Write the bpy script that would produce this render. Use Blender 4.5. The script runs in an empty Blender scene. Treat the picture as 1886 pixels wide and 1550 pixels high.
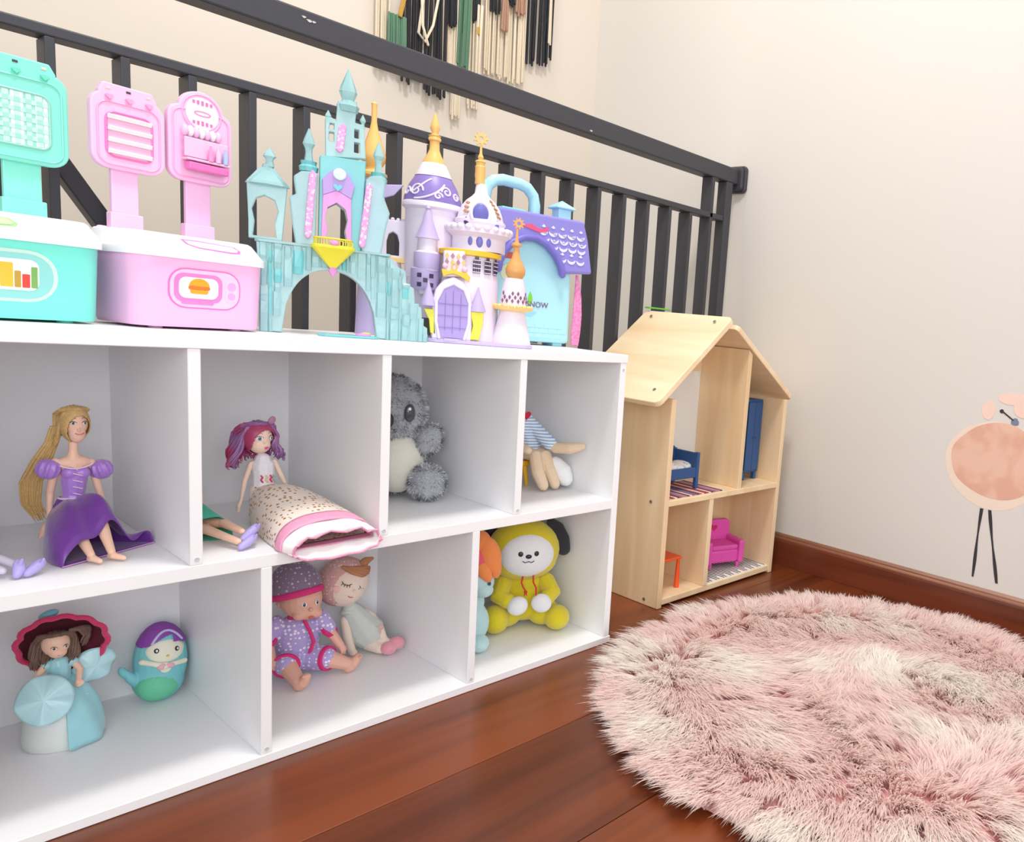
import bpy, bmesh, math, random
import numpy as np
from mathutils import Matrix, Vector, Euler

random.seed(7)
rng = np.random.default_rng(7)
scene = bpy.context.scene
COL = scene.collection

# ------------------------------------------------------------------ camera
cam_data = bpy.data.cameras.new('camera')
cam_data.sensor_width = 36.0
cam_data.lens = 26.936
cam_data.shift_x = -0.2533
cam_data.shift_y = 0.02177
cam_data.clip_start = 0.02
cam = bpy.data.objects.new('camera', cam_data)
COL.objects.link(cam)
cam.matrix_world = Matrix(((0.58577, 0.059462, -0.808293, -0.10161),
                           (-0.805158, 0.156767, -0.571966, -1.01948),
                           (0.092703, 0.985844, 0.139706, 0.6021),
                           (0, 0, 0, 1)))
scene.camera = cam

# ------------------------------------------------------------------ light
world = bpy.data.worlds.new('daylight')
scene.world = world
world.use_nodes = True
wb = world.node_tree.nodes['Background']
wb.inputs['Color'].default_value = (1.0, 0.985, 0.975, 1)
wb.inputs['Strength'].default_value = 0.85


def area_light(name, loc, target, size, power, color, size_y=None):
    d = bpy.data.lights.new(name, 'AREA')
    d.energy = power
    d.color = color
    d.size = size
    if size_y:
        d.shape = 'RECTANGLE'
        d.size_y = size_y
    o = bpy.data.objects.new(name, d)
    COL.objects.link(o)
    o.location = loc
    o.rotation_euler = (Vector(target) - Vector(loc)).to_track_quat('-Z', 'Y').to_euler()
    return o


area_light('ceiling_lamp', (0.45, -0.42, 2.5), (0.55, -0.25, 0.0), 0.30, 24.0, (1.0, 0.97, 0.94))
area_light('window_light', (-0.9, -2.6, 1.15), (0.55, 0.2, 0.25), 1.9, 29.0, (0.92, 0.96, 1.0), 1.5)
area_light('stairwell_lamp', (0.75, 0.55, 2.55), (0.85, 0.75, 0.6), 0.22, 5.0, (1.0, 0.92, 0.84))

vs = scene.view_settings
vs.view_transform = 'Standard'
vs.look = 'None'
vs.gamma = 1.0
vs.use_curve_mapping = False
vs.exposure = 0.15


# ------------------------------------------------------------------ materials
def lin(c):
    return tuple((x / 255 / 12.92) if x / 255 <= 0.04045 else ((x / 255 + 0.055) / 1.055) ** 2.4 for x in c)


_mats = {}


def M(name, rgb, rough=0.5, var=0.04, vscale=40.0, bump=0.0, bscale=400.0, sheen=0.0, trans=0.0,
      metal=0.0, spec=0.5, sss=0.0, coat=0.0):
    """procedural material: a noise-varied base colour, optional bump, sheen, transmission"""
    if name in _mats:
        return _mats[name]
    m = bpy.data.materials.new(name)
    m.use_nodes = True
    nt = m.node_tree
    b = nt.nodes['Principled BSDF']
    c = lin(rgb)
    tc = nt.nodes.new('ShaderNodeTexCoord')
    nz = nt.nodes.new('ShaderNodeTexNoise')
    nz.inputs['Scale'].default_value = vscale
    nz.inputs['Detail'].default_value = 4
    nt.links.new(tc.outputs['Object'], nz.inputs['Vector'])
    mx = nt.nodes.new('ShaderNodeMix')
    mx.data_type = 'RGBA'
    mx.inputs[6].default_value = (*[max(0, x * (1 - var)) for x in c], 1)
    mx.inputs[7].default_value = (*[min(1, x * (1 + var)) for x in c], 1)
    nt.links.new(nz.outputs['Fac'], mx.inputs[0])
    nt.links.new(mx.outputs[2], b.inputs['Base Color'])
    b.inputs['Roughness'].default_value = rough
    b.inputs['Metallic'].default_value = metal
    b.inputs['Specular IOR Level'].default_value = spec
    b.inputs['Sheen Weight'].default_value = sheen
    b.inputs['Transmission Weight'].default_value = trans
    b.inputs['Coat Weight'].default_value = coat
    if sss:
        b.inputs['Subsurface Weight'].default_value = sss
        b.inputs['Subsurface Radius'].default_value = (0.004, 0.002, 0.0015)
    if bump:
        n2 = nt.nodes.new('ShaderNodeTexNoise')
        n2.inputs['Scale'].default_value = bscale
        nt.links.new(tc.outputs['Object'], n2.inputs['Vector'])
        bp = nt.nodes.new('ShaderNodeBump')
        bp.inputs['Strength'].default_value = bump
        bp.inputs['Distance'].default_value = 0.002
        nt.links.new(n2.outputs['Fac'], bp.inputs['Height'])
        nt.links.new(bp.outputs['Normal'], b.inputs['Normal'])
    _mats[name] = m
    return m


def wood(name, dark, light, axis='X', scale=(3, 40, 40), rough=0.4, streak=0.5, coat=0.0, rings=2.2):
    """procedural wood: stretched noise along one axis plus wider bands"""
    if name in _mats:
        return _mats[name]
    m = bpy.data.materials.new(name)
    m.use_nodes = True
    nt = m.node_tree
    b = nt.nodes['Principled BSDF']
    tc = nt.nodes.new('ShaderNodeTexCoord')
    oi = nt.nodes.new('ShaderNodeObjectInfo')
    mp = nt.nodes.new('ShaderNodeMapping')
    mp.inputs['Scale'].default_value = scale
    ad = nt.nodes.new('ShaderNodeVectorMath')
    ad.operation = 'MULTIPLY_ADD'
    ad.inputs[1].default_value = (37.0, 13.0, 9.0)
    nt.links.new(oi.outputs['Random'], ad.inputs[0])
    nt.links.new(tc.outputs['Object'], ad.inputs[2])
    nt.links.new(ad.outputs[0], mp.inputs['Vector'])
    nz = nt.nodes.new('ShaderNodeTexNoise')
    nz.inputs['Scale'].default_value = 1.0
    nz.inputs['Detail'].default_value = 6
    nz.inputs['Distortion'].default_value = 0.6
    nt.links.new(mp.outputs[0], nz.inputs['Vector'])
    mp2 = nt.nodes.new('ShaderNodeMapping')
    mp2.inputs['Scale'].default_value = tuple(s / 7 for s in scale)
    nt.links.new(ad.outputs[0], mp2.inputs['Vector'])
    nz2 = nt.nodes.new('ShaderNodeTexNoise')
    nz2.inputs['Scale'].default_value = rings
    nz2.inputs['Detail'].default_value = 3
    nt.links.new(mp2.outputs[0], nz2.inputs['Vector'])
    mm = nt.nodes.new('ShaderNodeMath')
    mm.operation = 'MULTIPLY_ADD'
    mm.inputs[1].default_value = streak
    nt.links.new(nz.outputs['Fac'], mm.inputs[0])
    sb = nt.nodes.new('ShaderNodeMath')
    sb.operation = 'MULTIPLY_ADD'
    sb.inputs[1].default_value = 1.0 - streak
    sb.inputs[2].default_value = 0.0
    nt.links.new(nz2.outputs['Fac'], sb.inputs[0])
    nt.links.new(sb.outputs[0], mm.inputs[2])
    cr = nt.nodes.new('ShaderNodeValToRGB')
    cr.color_ramp.elements[0].position = 0.36
    cr.color_ramp.elements[0].color = (*lin(dark), 1)
    cr.color_ramp.elements[1].position = 0.62
    cr.color_ramp.elements[1].color = (*lin(light), 1)
    nt.links.new(mm.outputs[0], cr.inputs[0])
    nt.links.new(cr.outputs[0], b.inputs['Base Color'])
    b.inputs['Roughness'].default_value = rough
    b.inputs['Coat Weight'].default_value = coat
    b.inputs['Coat Roughness'].default_value = 0.12
    _mats[name] = m
    return m


def pattern(name, base, ink, kind, scale, size=0.3, rough=0.6, rot=(0, 0, 0), stretch=(1, 1, 1), sheen=0.0, base2=None, bump=0.0):
    """procedural print: dots / stripes / checks / speckle / scales"""
    if name in _mats:
        return _mats[name]
    m = bpy.data.materials.new(name)
    m.use_nodes = True
    nt = m.node_tree
    b = nt.nodes['Principled BSDF']
    tc = nt.nodes.new('ShaderNodeTexCoord')
    mp = nt.nodes.new('ShaderNodeMapping')
    mp.inputs['Scale'].default_value = stretch
    mp.inputs['Rotation'].default_value = rot
    nt.links.new(tc.outputs['Object'], mp.inputs['Vector'])
    ramp = nt.nodes.new('ShaderNodeValToRGB')
    ramp.color_ramp.interpolation = 'LINEAR'
    e = ramp.color_ramp.elements
    if kind == 'dots':
        t = nt.nodes.new('ShaderNodeTexVoronoi')
        t.inputs['Scale'].default_value = scale
        t.inputs['Randomness'].default_value = 0.55
        out = t.outputs['Distance']
        e[0].position = size
        e[0].color = (*lin(ink), 1)
        e[1].position = size + 0.05
        e[1].color = (*lin(base), 1)
    elif kind == 'stripes':
        t = nt.nodes.new('ShaderNodeTexWave')
        t.inputs['Scale'].default_value = scale
        t.inputs['Distortion'].default_value = 0.0
        out = t.outputs['Fac']
        e[0].position = size
        e[0].color = (*lin(ink), 1)
        e[1].position = size + 0.12
        e[1].color = (*lin(base), 1)
    else:
        t = nt.nodes.new('ShaderNodeTexNoise')
        t.inputs['Scale'].default_value = scale
        t.inputs['Detail'].default_value = 3
        out = t.outputs['Fac']
        e[0].position = size - 0.06
        e[0].color = (*lin(ink), 1)
        e[1].position = size + 0.06
        e[1].color = (*lin(base), 1)
    nt.links.new(mp.outputs[0], t.inputs['Vector'])
    nt.links.new(out, ramp.inputs[0])
    nt.links.new(ramp.outputs[0], b.inputs['Base Color'])
    b.inputs['Roughness'].default_value = rough
    b.inputs['Sheen Weight'].default_value = sheen
    if bump:
        bp = nt.nodes.new('ShaderNodeBump')
        bp.inputs['Strength'].default_value = bump
        bp.inputs['Distance'].default_value = 0.002
        nt.links.new(out, bp.inputs['Height'])
        nt.links.new(bp.outputs['Normal'], b.inputs['Normal'])
    _mats[name] = m
    return m


# ------------------------------------------------------------------ geometry
def place(mesh, name, parent):
    o = bpy.data.objects.new(name, mesh)
    COL.objects.link(o)
    if parent is not None:
        o.parent = parent
    return o


def thing(name, label, cat, loc=(0, 0, 0), yaw=0.0, group=None):
    o = bpy.data.objects.new(name, None)
    o.empty_display_size = 0.02
    COL.objects.link(o)
    o.location = loc
    o.rotation_euler = (0, 0, math.radians(yaw))
    o['label'] = label
    o['category'] = cat
    if group:
        o['group'] = group
    return o


def tag(o, label=None, cat=None, group=None, kind=None):
    for k, v in (('label', label), ('category', cat), ('group', group), ('kind', kind)):
        if v:
            o[k] = v
    return o


def rotm(rot):
    return np.array(Euler([math.radians(a) for a in rot]).to_matrix())


class G:
    """collects simple shapes into one mesh; s scales the numbers given (0.001 = millimetres)"""

    def __init__(self, s=1.0):
        self.v = []
        self.f = []
        self.s = s

    def add(self, vs_, fs):
        n = len(self.v)
        self.v += [tuple(float(c) * self.s for c in p) for p in vs_]
        self.f += [tuple(i + n for i in f) for f in fs]
        return self

    def box(self, c, size, rot=(0, 0, 0), taper=1.0):
        R_ = rotm(rot)
        vs_ = []
        for z in (-1, 1):
            t = taper if z > 0 else 1.0
            for x, y in ((-1, -1), (1, -1), (1, 1), (-1, 1)):
                vs_.append(R_ @ np.array([x * size[0] / 2 * t, y * size[1] / 2 * t, z * size[2] / 2]) + np.array(c))
        return self.add(vs_, [(3, 2, 1, 0), (4, 5, 6, 7), (0, 1, 5, 4), (1, 2, 6, 5), (2, 3, 7, 6), (3, 0, 4, 7)])

    def ell(self, c, r, rot=(0, 0, 0), seg=20, rings=12):
        if not hasattr(r, '__len__'):
            r = (r, r, r)
        R_ = rotm(rot)
        vs_ = []
        c = np.array(c, float)
        vs_.append(R_ @ np.array([0, 0, r[2]]) + c)
        for i in range(1, rings):
            th = math.pi * i / rings
            for j in range(seg):
                ph = 2 * math.pi * j / seg
                vs_.append(R_ @ np.array([r[0] * math.sin(th) * math.cos(ph), r[1] * math.sin(th) * math.sin(ph), r[2] * math.cos(th)]) + c)
        vs_.append(R_ @ np.array([0, 0, -r[2]]) + c)
        fs = []
        for j in range(seg):
            fs.append((0, 1 + j, 1 + (j + 1) % seg))
        for i in range(rings - 2):
            a = 1 + i * seg
            for j in range(seg):
                k = (j + 1) % seg
                fs.append((a + j, a + seg + j, a + seg + k, a + k))
        a = 1 + (rings - 2) * seg
        for j in range(seg):
            fs.append((len(vs_) - 1, a + (j + 1) % seg, a + j))
        return self.add(vs_, fs)

    def loft(self, rings, cap0=True, cap1=True, closed=True):
        n = len(rings[0])
        vs_ = [p for r in rings for p in r]
        fs = []
        m = n if closed else n - 1
        for i in range(len(rings) - 1):
            for j in range(m):
                k = (j + 1) % n
                fs.append((i * n + j, i * n + k, (i + 1) * n + k, (i + 1) * n + j))
        if cap0:
            fs.append(tuple(range(n - 1, -1, -1)))
        if cap1:
            fs.append(tuple(range((len(rings) - 1) * n, len(rings) * n)))
        return self.add(vs_, fs)

    def lathe(self, prof, c=(0, 0, 0), rot=(0, 0, 0), seg=28, squash=1.0):
        """prof: list of (radius, height)"""
        R_ = rotm(rot)
        c = np.array(c, float)
        rings = []
        for r, h in prof:
            rings.append([R_ @ np.array([r * math.cos(2 * math.pi * j / seg), r * squash * math.sin(2 * math.pi * j / seg), h]) + c for j in range(seg)])
        return self.loft(rings)

    def chain(self, pts, rad, seg=10, ends=True):
        """tapered tube along points"""
        pts = [np.array(p, float) for p in pts]
        if not hasattr(rad, '__len__'):
            rad = [rad] * len(pts)
        n = len(pts)
        tang = []
        for i in range(n):
            a = pts[max(0, i - 1)]
            b = pts[min(n - 1, i + 1)]
            t = b - a
            tang.append(t / (np.linalg.norm(t) + 1e-12))
        up = np.array([0, 0, 1.0]) if abs(tang[0][2]) < 0.9 else np.array([1.0, 0, 0])
        nv = np.cross(tang[0], up)
        nv /= np.linalg.norm(nv)
        rings = []

        def ring(p, nv_, t, r):
            bv = np.cross(t, nv_)
            return [p + r * (math.cos(2 * math.pi * j / seg) * nv_ + math.sin(2 * math.pi * j / seg) * bv) for j in range(seg)]
        for i in range(n):
            nv = nv - tang[i] * np.dot(nv, tang[i])
            nv /= (np.linalg.norm(nv) + 1e-12)
            if i == 0 and ends:
                for q, h in ((0.25, 0.95), (0.75, 0.6)):
                    rings.append(ring(pts[0] - tang[0] * rad[0] * h, nv, tang[0], rad[0] * q))
            rings.append(ring(pts[i], nv, tang[i], rad[i]))
            if i == n - 1 and ends:
                for q, h in ((0.75, 0.6), (0.25, 0.95)):
                    rings.append(ring(pts[i] + tang[i] * rad[i] * h, nv, tang[i], rad[i] * q))
        return self.loft(rings)

    def prism(self, poly, y0, y1, holes=(), plane='xz', off=(0, 0, 0), rot=None):
        """polygon (x, z) with optional holes, given thickness along y"""
        bm = bmesh.new()
        loops = [poly] + list(holes)
        edges = []
        for lp in loops:
            vv = [bm.verts.new((p[0], 0, p[1])) for p in lp]
            for i in range(len(vv)):
                edges.append(bm.edges.new((vv[i], vv[(i + 1) % len(vv)])))
        if len(loops) > 1:
            bmesh.ops.triangle_fill(bm, use_beauty=True, use_dissolve=False, edges=edges)
        else:
            bm.faces.new(bm.verts[:])
        bm.verts.ensure_lookup_table()
        bm.verts.index_update()
        fl = [tuple(v.index for v in f.verts) for f in bm.faces]
        base = [tuple(v.co) for v in bm.verts]
        el = []
        for e in bm.edges:
            if len(e.link_faces) == 1:
                el.append((e.verts[0].index, e.verts[1].index))
        bm.free()
        n = len(base)
        vs_ = [(p[0], y0, p[2]) for p in base] + [(p[0], y1, p[2]) for p in base]
        fs = [f for f in fl] + [tuple(i + n for i in reversed(f)) for f in fl]
        fs += [(a, b, b + n, a + n) for a, b in el]
        if plane == 'xy':
            vs_ = [(p[0], p[2], p[1]) for p in vs_]
        elif plane == 'yz':
            vs_ = [(p[1], p[0], p[2]) for p in vs_]
        if rot is not None:
            R_ = rotm(rot)
            vs_ = [tuple(R_ @ np.array(p)) for p in vs_]
        vs_ = [(p[0] + off[0], p[1] + off[1], p[2] + off[2]) for p in vs_]
        return self.add(vs_, fs)

    def build(self, name, mat, parent=None, smooth=True, bevel=0.0, bseg=2, voxel=0.0, relax=0, sub=0, angle=40):
        me = bpy.data.meshes.new(name)
        me.from_pydata(self.v, [], self.f)
        bm = bmesh.new()
        bm.from_mesh(me)
        bmesh.ops.remove_doubles(bm, verts=bm.verts, dist=1e-6)
        bmesh.ops.recalc_face_normals(bm, faces=bm.faces)
        bm.to_mesh(me)
        bm.free()
        if voxel or sub:
            t = bpy.data.objects.new('tmp', me)
            COL.objects.link(t)
            if voxel:
                r = t.modifiers.new('r', 'REMESH')
                r.mode = 'VOXEL'
                r.voxel_size = voxel
                if relax:
                    sm = t.modifiers.new('s', 'SMOOTH')
                    sm.iterations = relax
                    sm.factor = 0.5
            if sub:
                s_ = t.modifiers.new('u', 'SUBSURF')
                s_.levels = sub
                s_.render_levels = sub
            dg = bpy.context.evaluated_depsgraph_get()
            me2 = bpy.data.meshes.new_from_object(t.evaluated_get(dg))
            bpy.data.objects.remove(t)
            bpy.data.meshes.remove(me)
            me = me2
            me.name = name
        me.materials.clear()
        me.materials.append(mat)
        if smooth:
            me.polygons.foreach_set('use_smooth', [True] * len(me.polygons))
        o = place(me, name, parent)
        if bevel:
            bv = o.modifiers.new('bevel', 'BEVEL')
            bv.width = bevel
            bv.segments = bseg
            bv.limit_method = 'ANGLE'
            bv.angle_limit = math.radians(angle)
            bv.harden_normals = False
        if smooth and not voxel and not sub:
            try:
                me.set_sharp_from_angle(angle=math.radians(angle))
            except Exception:
                pass
        return o


def rrect(cx, cz, w, h, r, n=5):
    """rounded rectangle outline, counter-clockwise"""
    pts = []
    for (sx, sz, a0) in ((1, -1, -90), (1, 1, 0), (-1, 1, 90), (-1, -1, 180)):
        for i in range(n + 1):
            a = math.radians(a0 + 90 * i / n)
            pts.append((cx + sx * (w / 2 - r) + r * math.cos(a), cz + sz * (h / 2 - r) + r * math.sin(a)))
    return pts


def oval(cx, cz, rx, rz, n=28, a0=0, a1=360):
    full = abs(a1 - a0) >= 360
    m = n if full else n + 1
    return [(cx + rx * math.cos(math.radians(a0 + (a1 - a0) * i / n)), cz + rz * math.sin(math.radians(a0 + (a1 - a0) * i / n))) for i in range(m)]


def heart(cx, cz, s, n=24):
    pts = []
    for i in range(n):
        t = 2 * math.pi * i / n
        pts.append((cx + s * 16 * math.sin(t) ** 3 / 16, cz + s * (13 * math.cos(t) - 5 * math.cos(2 * t) - 2 * math.cos(3 * t) - math.cos(4 * t)) / 16))
    return pts


def star(cx, cz, r0, r1, k, a=90):
    return [(cx + (r0 if i % 2 == 0 else r1) * math.cos(math.radians(a + 180 * i / k)), cz + (r0 if i % 2 == 0 else r1) * math.sin(math.radians(a + 180 * i / k))) for i in range(2 * k)]


def lettering(text, size, mat, parent, loc, rot, depth=0.0004, name='lettering'):
    cu = bpy.data.curves.new(name, 'FONT')
    cu.body = text
    cu.size = size
    cu.extrude = depth
    cu.align_x = 'CENTER'
    cu.align_y = 'CENTER'
    t = bpy.data.objects.new('tmp', cu)
    COL.objects.link(t)
    dg = bpy.context.evaluated_depsgraph_get()
    me = bpy.data.meshes.new_from_object(t.evaluated_get(dg))
    bpy.data.objects.remove(t)
    me.materials.clear()
    me.materials.append(mat)
    o = place(me, name, parent)
    o.location = loc
    o.rotation_euler = [math.radians(a) for a in rot]
    return o


def clone(o, parent=None, loc=None, yaw=None):
    c = o.copy()
    COL.objects.link(c)
    if parent is not None:
        c.parent = parent
    if loc is not None:
        c.location = loc
    if yaw is not None:
        c.rotation_euler = (0, 0, math.radians(yaw))
    return c


PI = math.pi
ZT, ZM, ZB = 0.5422, 0.2777, 0.013      # shelf top, middle shelf, bottom shelf (upper faces)
XW = 1.5555                              # right wall face
YW = 0.94                                # back wall of the stairwell
# ================================================================== the setting
white_wall = M('white_wall_paint', (216, 211, 204), 0.85, 0.012, 3, 0.06, 60)
cream_wall = M('cream_wall_paint', (221, 210, 197), 0.85, 0.012, 3, 0.06, 60)
w_ = G().box((XW + 0.05, -0.55, 0.8), (0.10, 3.1, 3.8)).build('wall_right', white_wall)
tag(w_, kind='structure')
w_ = G().box((0.05, YW + 0.05, 0.8), (3.2, 0.10, 3.8)).build('wall_back', cream_wall)
tag(w_, kind='structure')

# floor: reddish-brown boards running along the shelf
floor_wood = wood('red_brown_floorboard', (80, 34, 14), (130, 64, 30), 'X', (1.6, 26, 26), 0.33, 0.45, 0.12, 1.5)
sub_floor = M('dark_subfloor', (45, 22, 12), 0.8)
fl = G().box((0.15, -0.64, -0.05), (2.8, 2.0, 0.062)).build('floor', sub_floor)
tag(fl, kind='structure')
edges_y = [-1.62, -1.41, -1.195, -1.0, -0.79, -0.585, -0.40, -0.183, 0.02, 0.20, 0.36]
for i in range(len(edges_y) - 1):
    y0, y1 = edges_y[i], edges_y[i + 1]
    x = -1.25
    cuts = [-1.25, -1.25 + (0.35 + 0.9 * ((i * 0.37) % 1)), 0.95 + 0.3 * ((i * 0.61) % 1), XW - 0.001]
    cuts = sorted(cuts)
    for a, b in zip(cuts[:-1], cuts[1:]):
        g = G()
        hx, hy = (b - a) / 2 - 0.0006, (y1 - y0) / 2 - 0.0007
        g.box((0, 0, -0.010), (2 * hx, 2 * hy, 0.020))
        p = g.build('plank', floor_wood, fl, smooth=False, bevel=0.0012, bseg=1)
        p.location = ((a + b) / 2, (y0 + y1) / 2, 0)

base_wood = wood('dark_red_skirting', (72, 30, 18), (122, 58, 34), 'Y', (40, 2.5, 30), 0.35, 0.4, 0.2)
g = G()
g.loft([[(XW - d, y, z) for d, z in ((0.0, 0.0005), (0.014, 0.0005), (0.014, 0.064), (0.012, 0.069), (0.0, 0.069))] for y in (-1.62, 0.355)])
bb = g.build('baseboard_right', base_wood, None, smooth=False)
tag(bb, kind='structure')
cap_wood = wood('skirting_bead', (96, 52, 36), (170, 118, 92), 'Y', (40, 2.5, 30), 0.3, 0.4, 0.3)
for k, (z0, z1, d0, d1) in enumerate(((0.069, 0.0755, 0.0125, 0.0105), (0.0755, 0.083, 0.0095, 0.0055))):
    g = G()
    g.loft([[(XW - d, y, z) for d, z in ((0.0, z0), (d0, z0), (d0, z0 + 0.003), (d1, z1), (0.0, z1))] for y in (-1.62, 0.355)])
    t_ = g.build('bead', cap_wood, bb, smooth=False)

# painted bird on the right wall (flat wall print): seen from the left, it stands on two thin legs
bird = thing('wall_decal', 'pale peach watercolour bird with two thin black legs printed on white wall', 'wall decal', (XW, -0.44, 0.10))
peach = pattern('peach_watercolour', (228, 186, 164), (219, 168, 146), 'noise', 13, 0.5, 0.8)
peach2 = M('pale_peach_wash', (240, 206, 192), 0.8, 0.06, 30)
ink = M('black_ink', (52, 48, 52), 0.8, 0.2, 80)
bluegrey = M('blue_grey_wash', (120, 128, 150), 0.8, 0.2, 60)


def wallshape(pts, name, mat, depth):
    """outline as (y, z) metres on the right wall"""
    g_ = G()
    g_.prism([(y - bird.location[1], z - bird.location[2]) for y, z in pts], -depth, -depth + 0.0004, plane='yz')
    return g_.build(name, mat, bird, smooth=False)


def blobpts(cy, cz, ry, rz, wob, ph, n=48):
    return [(cy + ry * (1 + wob * math.sin(3 * t + ph) + wob * 0.5 * math.sin(7 * t)) * math.cos(t),
             cz + rz * (1 + wob * math.sin(3 * t + ph)) * math.sin(t)) for t in [2 * PI * i / n for i in range(n)]]


wallshape(blobpts(-0.452, 0.362, 0.112, 0.098, 0.02, 0.6), 'body_wash', M('cream_peach_wash', (234, 214, 197), 0.8, 0.05, 25), 0.0003)
wallshape(blobpts(-0.455, 0.372, 0.100, 0.085, 0.035, 2.0), 'body', peach, 0.0006)
wallshape(blobpts(-0.425, 0.482, 0.015, 0.021, 0.03, 1), 'petal', peach2, 0.0006)
wallshape(blobpts(-0.470, 0.512, 0.026, 0.013, 0.04, 2), 'petal', peach2, 0.0006)
wallshape(blobpts(-0.505, 0.500, 0.026, 0.026, 0.04, 4), 'petal', peach2, 0.0009)
wallshape(blobpts(-0.455, 0.4835, 0.0045, 0.0045, 0.03, 1), 'eye', ink, 0.0009)
wallshape(blobpts(-0.487, 0.464, 0.0085, 0.008, 0.08, 3), 'beak', bluegrey, 0.0009)
wallshape([(-0.456, 0.482), (-0.482, 0.466), (-0.4845, 0.468), (-0.458, 0.4845)], 'bill_line', ink, 0.0012)


def inkleg(p0, p1, w):
    n = 8
    L, R_ = [], []
    for i in range(n + 1):
        t = i / n
        y = p0[0] + (p1[0] - p0[0]) * t + 0.0008 * math.sin(5 * t)
        z = p0[1] + (p1[1] - p0[1]) * t
        ww = w * (1 + 0.35 * math.sin(9 * t + p0[0] * 40))
        L.append((y - ww, z))
        R_.append((y + ww, z))
    return L + R_[::-1]


wallshape(inkleg((-0.4395, 0.262), (-0.4385, 0.103), 0.0029), 'leg', ink, 0.0009)
wallshape(inkleg((-0.458, 0.262), (-0.4945, 0.102), 0.0031), 'leg', ink, 0.0009)

# ------------------------------------------------------------------ stair railing
iron = M('black_painted_steel', (60, 60, 66), 0.5, 0.1, 90, 0.1, 500)
chip = M('bare_primer', (196, 194, 190), 0.6)
rail = thing('stair_railing', 'black steel stair railing with flat balusters behind the white shelf', 'railing', (0.17, 0.327, 0))
RX, RY = 0.17, 0.327


def rbox(name, x0, x1, y0, y1, z0, z1, bev=0.0012):
    g_ = G()
    g_.box(((x0 + x1) / 2 - RX, (y0 + y1) / 2 - RY, (z0 + z1) / 2), (x1 - x0, y1 - y0, z1 - z0))
    return g_.build(name, iron, rail, smooth=False, bevel=bev)


rbox('top_rail', -1.0, 1.535, RY - 0.002, RY + 0.042, 0.9867, 1.0252, 0.003)
rbox('middle_rail', -1.0, 1.487, RY, RY + 0.036, 0.8847, 0.8985, 0.002)
rbox('bottom_rail', -1.0, 1.487, RY + 0.004, RY + 0.036, 0.06, 0.074, 0.002)
for n in range(-14, 17):
    x = 0.1729 + 0.0745 * n
    rbox('baluster', x - 0.0052, x + 0.0052, RY + 0.001, RY + 0.040, 0.074, 0.8847)
x = 0.1729 + 0.0745 * 17
rbox('post', x - 0.005, x + 0.0055, RY, RY + 0.036, 0.0012, 0.9867)
rbox('post', 1.490, 1.516, RY - 0.001, RY + 0.030, 0.0012, 0.9867, 0.002)
g = G()
g.prism(rrect(0, 0, 0.066, 0.070, 0.012), 0, 0.011, plane='yz')
g.prism(rrect(0, 0, 0.056, 0.060, 0.010), -0.010, 0.001, plane='yz')
o = g.build('wall_flange', iron, rail, smooth=False, bevel=0.003)
o.location = (XW - 0.0115 - RX, 0.015, 1.002)
g = G()
for (xx, zz, s) in ((0.472, 1.0105, 0.004), (0.464, 1.0135, 0.003), (0.478, 1.011, 0.003), (1.03, 0.9935, 0.0035)):
    g.prism([(xx - RX + s * math.cos(a) * (1 + 0.4 * math.sin(3 * a)), zz + 0.5 * s * math.sin(a)) for a in [2 * PI * i / 9 for i in range(9)]], -0.0028, -0.0018)
g.build('paint_chip', chip, rail, smooth=False)

sl = thing('stair_handrail', 'sloping black steel handrail going down the stairwell behind the teal toy case', 'handrail', (0.13, 0.372, 0.80))
g = G()
d = np.array([0.5, 0.0, -0.80])
d /= np.linalg.norm(d)
ang = math.degrees(math.atan2(0.80, 0.5))
g.box((0.19, 0.016, -0.27), (0.66, 0.030, 0.022), rot=(0, ang, 0))
g.build('rail', iron, sl, smooth=False, bevel=0.002)
g = G()
g.box((0.0, 0.016, -0.10), (0.012, 0.030, 0.32))
g.build('post', iron, sl, smooth=False, bevel=0.001)

# ------------------------------------------------------------------ white cube shelf
lam = M('white_laminate', (246, 246, 248), 0.38, 0.01, 5, 0.03, 220)
capm = M('grey_cam_cap', (205, 206, 216), 0.5)
shelf = thing('cube_shelf', 'low white open toy shelf with seven compartments in two rows', 'shelf', (0.434, 0.143, 0))
SX, SY = 0.434, 0.143
U = 0.217
TH = 0.0145


def sbox(name, x0, x1, y0, y1, z0, z1, bev=0.0008):
    g_ = G()
    g_.box(((x0 + x1) / 2 - SX, (y0 + y1) / 2 - SY, (z0 + z1) / 2), (x1 - x0, y1 - y0, z1 - z0))
    return g_.build(name, lam, shelf, smooth=False, bevel=bev, bseg=1)


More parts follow.
